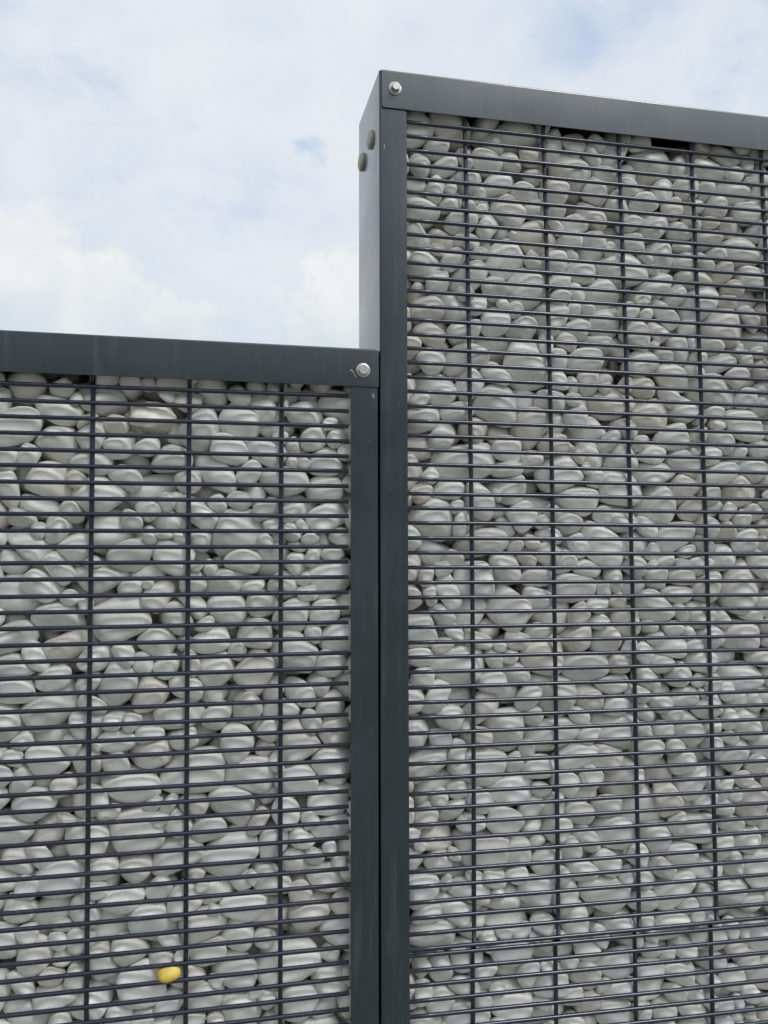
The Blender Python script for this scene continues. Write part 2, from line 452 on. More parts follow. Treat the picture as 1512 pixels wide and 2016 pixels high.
def chip(name, pts, y, m, parent, label=None, th=.00025):
    bm = bmesh.new(); a = [bm.verts.new((x, y - th, z)) for x, z in pts]; b_ = [bm.verts.new((x, y + .0002, z)) for x, z in pts]
    bm.faces.new(a); bm.faces.new(b_[::-1])
    for i in range(len(pts)): bm.faces.new((a[i], b_[i], b_[(i + 1) % len(pts)], a[(i + 1) % len(pts)]))
    bmesh.ops.recalc_face_normals(bm, faces=bm.faces[:])
    me = bpy.data.meshes.new(name); bm.to_mesh(me); bm.free(); o = link(name, me, m, parent); fix(o)
    if label: o['label'] = label
    return o


def blob(cx, cz, w, h, ang, seed, n=11):
    rg = np.random.RandomState(seed); o = []
    for i in range(n):
        a = 2 * math.pi * i / n; k = rg.uniform(.6, 1.2); u, v = w * k * math.cos(a), h * k * math.sin(a)
        o.append((cx + u * math.cos(ang) - v * math.sin(ang), cz + u * math.sin(ang) + v * math.cos(ang)))
    return o


chip('paint_chip', blob(.1269, -.0560, .0006, .0052, .05, 1), YF, M_CHIP, right, 'thin bright chip near the top of the post')
chip('paint_chip', blob(.1056, -.5030, .0028, .0020, .5, 2), YF, M_RUST, left, 'brownish chip under the rail end')
chip('paint_chip', blob(.1069, -.5075, .0008, .0030, .25, 3), YF, M_CHIP, left)
arc = [(.0650 + .0105 * t, -.4635 - .0075 * t + .003 * math.sin(t * 5)) for t in np.linspace(0, 1, 8)]
chip('scratch', [(x, z + .0006) for x, z in arc] + [(x, z - .0006) for x, z in arc[::-1]], YR, M_CHIP, left, 'curved scratch beside the bolt')
chip('paint_chip', blob(.1138, -.4248, .0014, .0012, 0, 4), YR, M_CHIP, left, 'bright nick at the end of the rail')
for i, (x, z, w_, h_) in enumerate(((.1345, -.60, .0011, .0004), (.150, -.395, .0010, .0004), (.139, -.905, .0012, .0005), (.156, -.745, .0006, .0006), (.129, -.70, .0004, .0014))):
    chip('paint_chip', blob(x, z, w_, h_, .6, 10 + i), YF, M_SCUFF, right)
for i, (x, z, w_, h_) in enumerate(((.105, -.66, .0011, .0005), (.093, -1.228, .0014, .0005), (.099, -.77, .0007, .0007))):
    chip('paint_chip', blob(x, z, w_, h_, .4, 20 + i), YF, M_SCUFF, left)

for i, (x, z, L_, a_, p_) in enumerate(((.1335, -.655, .016, 1.45, right), (.1372, -.668, .012, 1.6, right), (.1520, -.520, .010, 1.2, right), (.1450, -.845, .018, 1.52, right),
                                    (.0905, -.905, .014, 1.55, left), (.0990, -.585, .009, .3, left), (.1015, -1.08, .016, 1.48, left), (-.095, -.4470, .011, .5, left), (-.310, -.4660, .014, .15, left),
                                    (.385, .0500, .010, .4, right), (.610, .0330, .016, .1, right))):
    hx, hz2, w2 = L_ / 2 * math.cos(a_), L_ / 2 * math.sin(a_), .00022
    yy = YR if abs(z) < .06 or z > -.49 and p_ is left else YF
    chip('scratch', [(x - hx, z - hz2), (x + w2, z - w2), (x + hx, z + hz2), (x - w2, z + w2)], yy, M_SCUFF, p_, None, .00012)

# ------------------------------------------------------------------ pebbles
NSH = 28


def shape_fn(i, v):
    r = np.random.RandomState(100 + i)
    n = r.randint(9, 15); d = r.normal(size=(n, 3)); d /= np.linalg.norm(d, axis=1)[:, None]
    d = np.vstack([d, np.eye(3), -np.eye(3)])
    h = r.uniform(.8, 1.08, len(d)); h[n:] = r.uniform(.93, 1.06, 6)
    p = r.uniform(4.2, 7.0)
    v = v / np.linalg.norm(v, axis=1)[:, None]
    t = np.maximum(0, v @ d.T) / h
    rad = np.minimum((t ** p).sum(1) ** (-1 / p), 1.3)
    o = v * rad[:, None]
    o -= (o.max(0) + o.min(0)) / 2; o /= (o.max(0) - o.min(0)) / 2
    return o


SHP = {s: [shape_fn(i, ICO[s][0]) for i in range(NSH)] for s in (2, 3, 4)}
# resting place of every pebble: shape number, three half axes (1/4 mm), centre (mm), turn (1/127), a settled heap
STONES = [
15,212,135,146,-69,86,-2943,-31,-18,9,
3,212,160,144,-382,87,-2285,-3,-2,-27,
2,187,128,142,-633,83,-1785,-18,-24,8,
2,176,145,140,-571,90,-2472,-7,-12,2,
17,192,139,140,-267,82,-2559,9,-47,4,
23,217,156,144,564,88,-1223,-16,3,20,
19,147,143,87,-549,64,-2967,52,56,-48,
23,177,114,126,-843,76,-2057,-28,-26,31,
12,181,160,155,825,92,-847,-34,15,-1,
14,216,146,158,539,89,-1964,-1,-23,-14,
5,177,156,154,-251,95,-1490,1,-17,-121,
2,184,139,121,621,84,-2613,10,1,7,
1,148,137,134,-723,87,-2481,-2,29,-4,
4,151,146,120,-793,84,-2604,-12,6,125,
23,204,131,118,610,75,-2319,-85,12,8,
21,172,139,123,-433,90,-2556,-9,-7,-7,
1,193,141,101,-588,88,-2319,9,-1,0,
3,202,141,150,1687,83,-1690,10,-50,16,
2,166,156,134,737,99,-1757,9,39,-13,
14,178,117,114,-44,70,-1905,-45,26,18,
6,188,160,141,438,103,-1431,-28,6,-38,
9,161,160,139,-710,94,-1357,6,-40,-6,
4,214,142,158,-377,123,-1141,27,44,75,
26,217,160,125,-218,117,-2313,-5,0,-63,
18,182,116,131,-965,76,-1152,-11,93,83,
26,171,145,133,691,76,-1017,-57,17,-4,
7,199,156,133,1106,101,-2807,16,1,-22,
12,193,146,151,900,99,-2071,33,35,-50,
8,154,100,123,-855,74,-1320,-15,9,30,
27,178,138,132,-510,98,-2763,3,30,30,
18,191,160,143,-45,122,-2218,11,-37,-86,
17,196,141,136,1110,77,-1523,19,24,-19,
8,171,157,112,-636,95,-1990,31,-61,-32,
16,174,145,130,937,88,-1254,2,-23,-4,
1,176,126,119,-245,96,-2951,-27,25,-21,
0,155,147,85,-261,84,-2407,-45,27,-6,
6,201,130,138,1149,86,-2219,-19,5,-1,
23,183,141,117,-719,116,-3009,21,-26,-39,
2,170,140,122,-179,103,-1954,43,-32,-84,
10,212,154,125,901,93,-2224,-17,2,10,
10,180,145,154,66,89,-1652,10,-14,13,
21,211,133,155,-844,124,-1190,-26,29,-74,
9,210,132,138,1210,81,-459,1,-16,-3,
9,142,108,118,-41,68,-3065,17,-59,-18,
19,159,148,134,722,93,-2207,-30,21,94,
2,203,160,136,1596,102,-929,-11,-1,39,
21,164,144,157,863,91,-1924,-6,-44,47,
27,214,160,147,-659,139,-1492,33,28,48,
8,198,155,156,810,112,-559,-8,32,-73,
25,172,153,102,-826,95,-1764,1,-3,-13,
5,162,141,110,739,86,-3152,-2,14,-20,
21,137,137,121,79,77,-2279,18,-13,64,
19,169,134,149,1337,92,-1381,36,-43,-65,
24,168,159,110,-350,97,-2788,2,-22,-2,
20,183,147,133,1178,111,-2394,30,-8,-22,
18,190,152,158,1652,91,-662,15,15,27,
25,166,126,104,-698,89,-1042,25,0,32,
5,174,143,138,613,107,-1653,-5,-4,76,
23,126,111,89,-850,59,-2221,-70,40,36,
23,163,115,92,-788,82,-1859,-28,-15,50,
11,166,101,109,-89,63,-1306,10,-14,-19,
23,171,146,100,1024,79,-1977,-36,18,28,
5,179,155,129,1194,85,-1311,7,9,-9,
10,137,113,79,-467,55,-1570,76,29,-10,
13,163,160,122,1145,96,-2589,3,11,4,
24,193,144,109,989,86,-1692,-18,-7,-3,
1,181,141,97,636,87,-1524,-24,-7,10,
24,184,152,89,-689,99,-1625,31,-9,45,
20,142,120,102,-434,77,-2095,24,3,-116,
23,202,153,107,433,95,-2298,-8,-23,47,
20,182,149,114,580,104,-844,-33,13,120,
26,159,160,144,1336,99,-37,11,53,22,
3,154,148,143,-227,93,-3078,8,7,-105,
23,150,95,75,-221,52,-2732,-76,13,10,
15,181,152,93,1370,87,-2813,2,-43,17,
3,181,150,138,1020,99,-100,24,-55,-104,
11,209,160,101,-322,110,-1281,-19,28,-58,
16,162,105,107,727,68,-458,49,-38,12,
25,149,106,108,-44,65,-2331,-29,-2,-2,
23,139,109,89,-603,61,-1562,-60,-1,20,
7,186,131,104,-243,103,-1133,7,47,73,
2,159,140,103,731,87,-2416,-13,-13,31,
23,206,144,148,537,114,36,19,-24,-98,
9,132,99,97,-887,62,-2359,17,-37,-14,
26,198,160,106,430,98,-2897,-6,6,-15,
11,197,129,121,824,98,-1101,5,56,62,
17,180,160,126,1158,96,-985,0,-35,2,
25,149,121,121,-526,93,-2025,-51,-70,65,
3,138,126,113,72,75,-2398,2,8,-12,
3,172,150,126,1314,90,-1025,-7,4,-7,
6,146,119,102,-326,82,-1951,40,-22,-20,
7,165,154,116,1020,96,-1361,16,-5,-9,
8,177,115,130,20,96,-2778,46,20,57,
22,187,160,130,-978,148,-1690,-14,1,-60,
25,126,100,121,-246,65,-2193,-34,62,12,
24,144,145,126,398,89,-2733,-3,-37,4,
15,216,160,158,1249,162,-2506,14,-8,-11,
20,137,148,115,1710,70,-1054,-53,-65,-73,
27,173,117,88,1312,67,-1764,-48,29,18,
22,121,108,98,-873,65,-2840,50,-38,72,
13,202,138,112,-128,115,-2663,-8,-1,-82,
20,191,129,125,876,85,-367,56,27,48,
5,189,128,114,-846,142,-2458,-2,3,-89,
2,181,160,148,1705,103,-2520,17,30,90,
20,201,157,107,465,115,-943,26,34,-35,
5,132,98,108,87,75,-3004,-12,-12,16,
5,187,143,83,-396,93,-1410,34,-14,121,
6,149,111,87,-832,66,-1087,26,15,23,
11,133,95,99,-608,60,-2681,17,-35,-16,
7,126,117,113,-275,75,-1758,-8,-10,-9,
13,207,149,146,-833,152,-2736,18,-45,-11,
17,175,128,120,1682,85,-2033,-12,-15,2,
9,132,106,79,-711,65,-2361,-88,5,-28,
3,115,105,104,-414,63,-2697,-1,-35,-18,
0,195,146,98,-302,121,-1661,2,-11,-49,
4,200,154,124,-526,147,-1348,-21,-17,18,
17,172,111,98,-978,76,-1836,-44,-36,-15,
27,184,124,109,1403,72,-1492,-21,-30,-4,
3,134,96,100,-583,76,-2849,19,59,31,
23,128,96,81,-873,65,-1664,-108,15,49,
14,176,123,134,907,96,-674,8,-36,102,
27,143,107,128,1509,67,-2979,-5,10,-2,
15,160,152,99,770,86,24,-22,4,17,
13,146,130,105,1139,79,-3055,-9,-2,26,
12,208,160,115,1723,103,-2996,16,38,-57,
8,176,147,120,1682,89,-1876,2,13,-15,
12,204,141,98,-528,118,-2224,7,-12,-83,
13,159,118,115,-59,90,-1777,28,-68,-52,
16,148,114,91,-918,87,-1528,-18,46,-23,
8,178,141,108,1476,92,-2599,-10,2,-28,
6,124,118,102,-516,78,-1849,-17,26,-58,
21,134,100,69,-811,66,-2965,11,-5,18,
3,166,126,124,1537,77,-582,79,-6,26,
2,134,111,99,739,69,-279,0,40,11,
0,109,98,84,-674,65,-2873,3,-106,10,
5,118,106,92,563,66,-2969,1,-6,-9,
9,175,102,76,978,66,-2300,21,-33,-15,
17,186,140,104,-467,111,-1233,-6,-1,-93,
14,151,114,94,-939,78,-1009,-28,-6,-56,
11,133,116,116,625,68,-1369,-1,32,-45,
13,131,110,95,-345,71,-3018,-8,11,31,
26,130,94,93,-276,57,-1211,15,29,123,
4,134,109,94,820,60,-2767,77,24,-19,
19,132,103,73,704,51,-2519,79,16,-26,
18,143,134,126,396,81,-1828,7,79,-37,
21,150,113,107,-113,88,-2530,51,32,61,
14,184,160,100,-968,101,-2436,7,7,-61,
18,139,122,101,-183,86,-1829,-2,4,-86,
23,137,118,90,723,62,-2973,-59,18,23,
24,175,122,106,561,77,-3184,-14,1,-10,
18,145,134,100,872,78,-3089,12,-6,-15,
8,178,150,95,-903,115,-3012,3,31,-37,
6,146,114,89,-139,67,-1211,28,9,33,
26,177,150,115,118,96,-1040,1,18,-38,
23,144,106,88,513,73,-2808,-12,48,0,
2,185,153,114,-115,150,-2790,-26,7,-109,
4,145,112,123,1318,85,-2621,-31,-12,52,
5,220,160,135,1589,112,-34,-41,-2,9,
22,139,89,88,-337,60,-1855,-18,-18,14,
8,191,160,120,131,95,-1842,7,-8,10,
8,144,108,104,-572,92,-2591,16,33,97,
17,139,143,96,1348,73,-2943,-55,-41,-74,
4,200,125,104,-232,127,-2841,23,31,81,
3,165,138,131,140,77,-2847,-17,28,-32,
25,136,108,88,-956,69,-2001,-8,-5,-7,
23,145,95,96,60,64,-1434,122,9,33,
21,132,134,124,724,90,-1612,-18,68,8,
18,206,143,131,1209,119,-1183,3,7,82,
2,117,100,73,-339,65,-2876,-7,-10,17,
15,161,116,90,-724,90,-2115,20,-12,82,
19,197,139,110,748,119,-1319,-13,-46,85,
9,195,148,126,1725,91,-352,-4,-12,-4,
19,155,108,96,1129,70,-3232,-5,-5,6,
1,142,108,99,54,81,-1335,-19,9,-14,
16,220,133,97,1156,126,-2913,-10,-12,72,
10,129,99,112,978,67,-2896,-25,-51,39,
25,155,137,83,1466,82,-2419,46,5,-117,
2,163,130,93,631,101,-2124,-49,-12,99,
24,129,126,109,1283,73,-2301,-43,-52,-33,
2,127,102,98,63,76,-2669,-16,5,50,
21,145,116,96,84,79,-2160,23,-54,87,
5,134,138,87,1720,57,-2765,0,-83,-95,
11,191,131,96,1594,82,-1250,32,-32,-34,
11,160,105,88,-415,76,-2939,9,-7,-44,
1,153,139,98,587,90,-532,16,-51,0,
0,133,115,84,-452,89,-1782,-53,28,-75,
23,108,98,104,861,65,-2666,-73,3,2,
7,163,143,132,916,127,-1799,-1,-11,-6,
22,182,144,91,1038,106,-829,3,-5,-86,
19,176,123,89,96,101,-2502,-16,-20,43,
8,163,100,80,578,65,-2751,-10,22,9,
21,121,108,67,-925,75,-2530,-5,49,-76,
23,105,103,98,-75,61,-2437,14,-87,83,
4,186,151,151,-1013,102,-2098,3,23,-25,
27,145,137,102,1447,80,-2214,44,-9,69,
27,127,134,125,1689,85,-1317,-22,-2,23,
10,124,102,102,-211,75,-2087,49,96,58,
11,118,87,98,-703,65,-1902,57,-35,15,
25,110,102,97,-774,69,-1546,83,-74,-24,
16,184,150,133,585,148,-1774,-1,13,-82,
24,133,101,93,428,64,-676,-45,-28,-16,
4,96,105,87,-921,65,-2689,-3,25,74,
15,112,102,82,-337,65,-2475,-11,-16,12,
8,140,97,71,-730,68,-1260,10,3,8,
21,128,121,94,51,71,-1234,2,-47,65,
18,126,112,92,1358,66,-2475,44,62,-14,
22,143,89,103,1403,65,-1114,0,-17,-10,
11,157,128,104,425,83,-502,-12,-38,21,
11,155,127,127,1128,100,-1893,32,48,28,
3,96,99,91,-724,61,-2709,30,-48,50,
15,127,103,101,1265,65,-722,29,-90,84,
19,139,107,98,1112,65,-564,-109,-7,-22,
18,167,160,158,-664,155,-2756,0,-3,19,
6,121,87,64,-512,58,-1699,25,72,-83,
2,114,105,91,-18,69,-1073,-14,-18,67,
27,149,118,106,1000,91,-1878,0,-28,-83,
21,166,106,103,1335,81,-1253,-14,-10,20,
13,197,160,155,1121,135,-663,56,-33,-39,
17,132,141,107,1599,84,-2828,3,-51,23,
16,165,114,114,1183,85,10,-13,-67,-7,
11,194,159,114,-116,143,-1585,-14,-6,60,
16,145,112,77,-890,102,-1408,-24,16,24,
13,167,133,123,1544,91,-1686,3,-1,70,
0,168,159,139,462,156,-2411,5,-30,6,
24,145,98,90,1455,64,-1213,-22,23,-5,
15,134,88,102,1278,64,-831,-42,-25,8,
1,125,104,79,-414,73,-2006,-6,23,-7,
18,185,153,119,453,131,-2562,3,9,86,
27,126,116,111,1203,72,-1812,-5,52,-5,
9,152,92,98,1414,62,-874,45,6,-5,
27,117,113,105,934,71,-179,28,-28,78,
22,157,119,95,368,62,-6,-93,-28,-23,
20,110,89,71,-836,57,-1961,17,-7,18,
6,126,78,68,-229,50,-1582,-83,12,8,
23,113,67,70,-824,48,-1608,16,54,7,
7,101,103,80,787,55,-1422,87,-27,23,
19,141,112,89,1413,72,-2687,-15,-14,-9,
24,214,154,123,391,126,-307,-14,-5,-77,
8,126,95,93,659,63,-94,-80,17,25,
11,127,102,80,-635,66,-2176,-123,-11,13,
10,137,107,94,-83,80,-1674,-13,40,78,
12,216,156,96,379,108,-1073,20,-11,-56,
8,126,105,98,-306,103,-2683,5,-1,-118,
22,157,123,95,1383,78,-3113,-6,21,39,
16,152,132,89,1515,102,-2750,-12,24,-46,
18,170,130,125,1651,97,-2323,53,10,70,
13,130,89,93,835,65,-2332,-99,-9,12,
26,122,94,96,904,76,-2565,-31,10,-86,
15,126,109,90,689,71,-693,32,33,-83,
12,105,106,73,-162,64,-1733,70,-72,74,
23,113,89,83,-638,72,-1194,31,29,-93,
1,100,95,93,466,65,-3114,-53,-34,67,
10,106,110,93,935,64,-2804,-19,-33,61,
27,133,106,121,1443,81,-1308,-61,22,-77,
20,188,133,139,718,161,-762,-42,16,41,
15,149,130,78,578,91,-743,0,-20,-92,
20,144,121,96,1083,89,-388,-61,50,-61,
27,133,117,91,561,71,-332,-9,-22,-2,
6,134,96,92,-726,82,-2221,-22,57,-62,
19,132,94,66,-34,77,-2045,44,48,100,
9,106,89,76,52,57,-1765,-100,-11,-12,
7,156,131,104,-467,121,-1465,26,28,50,
3,99,86,87,-729,54,-1179,-42,114,-9,
7,139,112,84,598,77,-2437,-31,31,-40,
14,207,127,130,1065,145,-1079,44,36,95,
15,118,95,86,585,60,-948,-76,-43,-32,
19,106,112,84,-308,69,-2103,-26,-68,-3,
13,154,129,84,-1000,90,-1339,-36,47,-46,
6,181,134,94,1051,108,-2093,19,-2,102,
21,183,148,122,1385,117,-1895,9,28,-30,
16,118,77,88,728,53,-1171,25,8,8,
5,170,136,92,1799,81,-458,5,5,-3,
27,137,142,103,545,106,-647,9,43,-45,
25,165,106,114,1198,96,-220,50,36,57,
24,97,77,79,-673,60,-2579,24,-24,-24,
24,110,106,69,-98,63,-2098,-50,-17,-63,
5,96,74,87,77,49,-1939,13,18,-27,
22,148,91,110,-333,75,-990,-11,32,62,
14,123,125,101,1013,79,-3083,-4,35,10,
11,157,143,118,728,131,-2891,11,-22,-30,
18,125,100,90,763,76,-2624,22,-18,93,
24,126,113,85,994,69,-2509,-31,10,-5,
7,192,160,121,477,159,-1572,19,18,6,
20,124,103,115,1349,80,-513,-15,33,-17,
7,105,95,84,-439,69,-2452,-28,41,-76,
2,113,100,76,458,67,-2075,-26,-65,14,
17,143,97,77,504,62,-1694,4,61,-21,
8,99,84,79,-741,63,-2798,-5,26,-59,
9,135,100,75,-959,69,-1920,-3,-4,-25,
0,109,90,80,1259,61,-3087,5,-3,5,
24,113,95,78,1099,59,-2697,-56,25,0,
12,107,110,80,1566,69,-2666,-40,-18,97,
8,138,103,90,515,81,-2153,-13,38,65,
4,155,129,106,1331,92,-285,53,-15,-58,
11,167,118,133,591,104,-165,38,-55,-99,
11,149,141,97,923,93,-11,-33,-45,79,
18,100,92,63,75,56,-2082,48,-19,45,
26,119,114,90,1100,72,-2321,-26,5,-67,
12,168,110,119,1468,102,-1000,26,34,82,
0,105,99,85,910,66,-987,8,-14,118,
16,150,127,80,1515,89,-483,-25,1,7,
19,100,81,67,-453,58,-3026,-1,-52,5,
22,101,84,78,-388,57,-2393,19,27,25,
26,114,88,80,-167,63,-1059,-35,50,-39,
11,128,110,96,1697,69,-2217,-52,22,-16,
1,195,139,141,370,126,-2200,-32,47,-69,
2,155,125,93,1539,87,-2140,-14,-24,68,
1,115,101,92,1508,68,-1969,-12,14,13,
3,122,100,105,1504,68,-1792,-42,56,-43,
3,136,106,98,612,86,-1105,10,16,49,
8,108,75,79,-613,59,-1305,2,-74,94,
2,92,72,69,-743,63,-2911,53,-49,-75,
5,101,71,57,-886,49,-1894,-3,60,-29,
23,209,160,101,1674,132,-2655,5,1,-53,
26,121,129,89,797,80,-721,-4,12,17,
20,97,106,69,-956,58,-2781,54,70,48,
12,109,79,87,942,53,-2394,1,37,-13,
10,110,80,77,437,53,-762,-81,51,6,
3,182,159,125,1366,110,-393,56,-10,-76,
18,119,85,89,1753,57,-205,6,93,86,
23,126,110,79,1141,67,-3144,-13,11,21,
25,119,94,79,1600,55,-3149,79,17,-1,
11,101,89,97,469,62,-3005,26,54,-37,
25,114,82,73,1497,53,-2846,-24,77,12,
19,120,119,73,999,67,-2715,-53,3,-61,
8,124,103,92,1034,67,-491,-2,2,-24,
10,144,106,113,1690,77,-124,20,9,-3,
22,143,95,93,-41,81,-2604,-15,2,66,
24,96,100,80,-975,94,-1588,-28,6,-61,
9,99,90,88,-414,65,-1318,86,75,-34,
27,106,90,83,661,56,-2022,0,123,26,
20,147,119,97,1172,83,-1427,-66,-95,-33,
1,118,78,93,917,68,-1156,-30,5,-22,
12,117,92,58,482,54,-1133,24,71,-97,
3,116,86,91,444,59,-860,29,-16,-120,
3,105,80,82,12,54,-1155,13,-21,13,
8,129,123,88,1094,80,-266,31,1,113,
24,125,96,79,1520,77,-3085,-29,6,-78,
2,121,98,106,1741,73,-1226,75,85,44,
12,132,100,71,1390,67,-629,14,51,-46,
21,102,77,65,-910,62,-2922,-41,57,-12,
27,137,103,75,845,72,-1646,-17,-3,6,
25,122,86,106,1573,69,-319,-85,-9,-14,
10,101,93,83,1103,57,-173,15,-101,68,
14,120,103,79,1109,66,-2490,-17,-7,-11,
15,123,100,70,536,64,-1045,-14,-16,33,
8,119,93,76,1305,62,-195,-15,-10,3,
0,94,62,70,-490,52,-2654,11,110,17,
2,94,85,61,-421,59,-2176,5,-19,2,
5,87,79,79,-834,59,-1487,-48,92,40,
0,106,90,85,1421,70,-2346,89,-50,-7,
1,158,154,112,1621,119,-1571,2,-5,-57,
14,216,160,140,-838,160,-2170,10,4,15,
21,108,90,78,-401,66,-1652,-5,-54,73,
6,122,96,79,1327,71,-3240,1,-4,73,
15,109,95,69,1242,65,-2844,-43,11,-1,
27,90,85,67,416,54,-2480,-29,-57,109,
8,145,107,92,1538,86,-1885,-42,20,-67,
26,108,99,61,1482,48,-123,91,6,17,
5,76,76,62,-32,46,-2703,51,-86,62,
4,83,80,59,-636,46,-2247,-63,-5,-21,
1,117,116,66,590,70,-2518,-6,10,-97,
23,113,107,95,1416,83,-2023,17,-30,-61,
20,110,81,78,503,57,-1329,-4,14,5,
5,120,91,85,1441,62,-772,1,68,-1,
26,137,116,75,658,83,46,55,-52,-51,
18,92,82,88,454,63,-2644,63,-47,-27,
3,109,72,85,1701,48,-1510,0,-12,-20,
12,115,113,78,1618,66,-1121,-5,28,-25,
12,100,84,82,689,56,-574,-38,-27,-18,
20,111,75,84,697,54,-182,2,-1,3,
12,83,87,65,-928,61,-2283,52,-40,0,
0,130,107,64,1026,74,-2606,-44,-14,-117,
7,94,81,89,1038,56,-2382,-8,36,-13,
0,124,103,71,603,80,-2221,-23,-3,-75,
3,113,73,74,800,55,-2084,107,-32,48,
8,133,82,85,751,75,-1993,-63,42,-13,
21,121,122,79,698,81,-895,4,37,-11,
17,202,160,106,858,137,-3219,-11,-3,106,
20,146,138,123,1347,161,-2379,-43,83,17,
10,111,97,78,1156,66,-2118,24,-2,72,
4,116,95,79,1273,65,-2028,3,43,14,
6,119,82,66,844,52,-1723,49,19,8,
5,140,115,81,1629,79,-809,-7,-20,-37,
18,125,98,77,1234,61,-360,20,-8,-7,
15,115,111,80,1021,78,-3183,-13,-41,-22,
23,109,66,76,545,50,-3070,73,20,8,
0,99,78,65,787,55,-3051,4,-57,8,
17,181,118,109,698,126,-2791,-23,0,-70,
7,113,82,73,1058,62,-920,-31,25,78,
6,103,83,88,929,57,-457,3,-21,14,
26,94,67,55,-867,46,-2519,-32,52,1,
18,120,83,63,-395,77,-1730,-22,45,-23,
17,134,93,62,1138,61,-2042,9,-16,4,
26,127,100,85,970,73,-1448,7,26,25,
0,194,138,107,377,140,-1173,-4,-5,104,
26,169,112,83,1158,87,-119,-14,31,56,
22,91,83,64,-792,67,-2312,-87,85,-35,
4,109,88,80,1406,71,-3029,-7,26,-88,
22,126,112,73,1426,72,-2106,-4,-18,4,
24,155,115,105,1266,105,-1521,-35,46,-110,
17,154,101,88,1783,61,-1605,14,37,-19,
12,102,90,84,1542,63,-1458,-10,16,-62,
6,106,97,73,501,63,-129,15,-45,13,
15,96,80,73,-617,64,-3048,-6,34,-73,
8,73,74,68,-480,53,-2884,-6,-55,78,
6,92,73,76,-474,59,-1939,11,74,89,
7,117,79,75,-374,76,-1514,-7,17,-98,
15,98,68,70,-209,49,-1284,-116,-6,-51,
5,150,94,73,-456,74,-984,96,30,3,
24,100,94,75,1477,54,-1390,-33,36,105,
27,97,98,69,468,57,-571,-32,-36,-8,
20,123,95,73,36,90,-2009,40,-24,-51,
26,214,126,96,1706,128,-2875,-6,-14,76,
20,99,70,56,883,45,-2949,60,-24,33,
27,150,120,79,596,116,-2869,7,-33,54,
23,88,83,72,804,51,-2473,-58,-10,19,
4,185,153,108,345,98,-407,-28,4,-47,
7,69,67,44,-898,39,-2614,75,-54,57,
0,101,62,66,-152,47,-1407,9,-25,6,
3,109,85,54,416,54,-2816,4,-12,-32,
7,109,71,62,1323,51,-2728,-14,37,6,
10,146,107,74,817,79,-206,-21,20,65,
5,83,67,65,841,50,-2883,12,-88,86,
3,104,88,89,891,63,-2469,-1,-5,-66,
27,128,95,73,1323,75,-1655,-32,-14,-98,
0,93,87,74,1234,58,-1603,49,33,-12,
26,91,83,71,878,51,-1560,92,31,-13,
0,126,132,85,1280,84,-920,12,8,67,
6,143,99,67,1665,59,24,41,11,24,
8,92,82,47,-939,55,-1446,-12,-24,-123,
3,162,109,89,1264,109,-3169,-3,-2,-13,
24,98,60,72,1016,47,-2996,-15,9,-8,
6,99,78,59,1006,46,-1050,-18,89,86,
19,111,87,67,535,58,-475,-32,-54,-3,
19,97,86,88,1619,60,-190,32,-61,-69,
10,135,119,96,-588,165,-1250,28,45,80,
7,137,103,77,-113,120,-1114,43,-1,7,
11,125,81,74,1408,54,-1712,37,-11,-18,
20,124,91,91,1634,79,-446,15,-22,-33,
9,100,78,74,464,58,-60,66,-53,-53,
22,68,68,40,-894,37,-2764,-75,-73,-59,
19,90,76,70,-28,57,-2529,-45,21,-55,
18,102,62,49,-65,44,-1415,54,-26,20,
26,83,76,72,1220,49,-2674,-54,28,-24,
14,92,98,61,-727,66,-1985,2,118,-1,
17,96,91,91,-597,190,-1041,-28,-30,-3,
17,113,99,71,1432,66,-3245,0,-3,2,
6,88,57,66,398,43,-3077,3,-76,34,
1,216,131,146,874,138,-2974,-33,14,-2,
21,89,90,68,954,55,-2629,88,31,-78,
18,118,72,86,476,78,-1774,42,-26,-84,
10,182,160,152,1810,141,-720,26,14,-25,
27,79,65,57,-819,45,-2901,-35,-2,2,
5,88,57,45,-611,40,-1892,-102,36,50,
26,88,68,53,-655,54,-1125,-102,24,-20,
23,87,66,74,-419,51,-1043,-61,13,23,
2,94,74,64,1619,57,-2728,-35,83,28,
5,95,82,54,666,53,-2712,8,18,-10,
5,107,98,74,945,72,-1596,1,113,29,
15,157,116,126,1073,102,-1198,-2,13,83,
8,110,113,65,1206,71,-1086,-13,28,-28,
22,133,98,61,1096,72,-759,-6,8,-16,
18,129,107,64,1760,62,-619,47,36,24,
12,108,76,78,660,60,-344,9,-55,16,
5,92,71,59,124,47,-2755,20,25,-32,
17,83,54,53,-693,41,-2642,12,-12,-5,
16,99,79,51,-171,59,-2462,-9,-60,-2,
26,111,88,64,624,65,-3033,1,7,23,
15,87,80,84,1544,59,-2297,-62,-60,-41,
23,104,69,64,389,48,-1924,-46,15,19,
13,134,128,97,496,116,-401,27,38,-17,
12,106,85,82,59,89,-3097,13,3,22,
19,97,68,51,-709,47,-2055,-39,12,8,
26,175,143,93,-728,154,-1684,33,-7,82,
21,76,68,58,-921,48,-1243,19,109,-16,
24,107,87,72,1672,69,-3100,58,72,66,
6,111,91,64,1617,73,-2588,-12,10,-73,
3,90,76,71,1001,49,-1784,5,-36,-30,
1,107,75,64,1422,54,-1647,4,2,-1,
20,99,84,69,1316,54,-1178,21,4,41,
19,101,87,69,1452,60,-298,-24,14,-43,
1,99,70,72,463,52,-221,-91,-46,-43,
19,93,83,71,1425,50,-217,80,-25,7,
21,95,69,48,-528,51,-2153,11,-3,0,
17,118,93,72,-466,189,-1066,-3,-115,-2,
11,190,156,148,1761,108,-3153,-1,-36,-66,
11,173,121,93,1259,97,-2756,-36,23,-107,
27,99,65,62,1507,51,-2489,-24,-62,108,
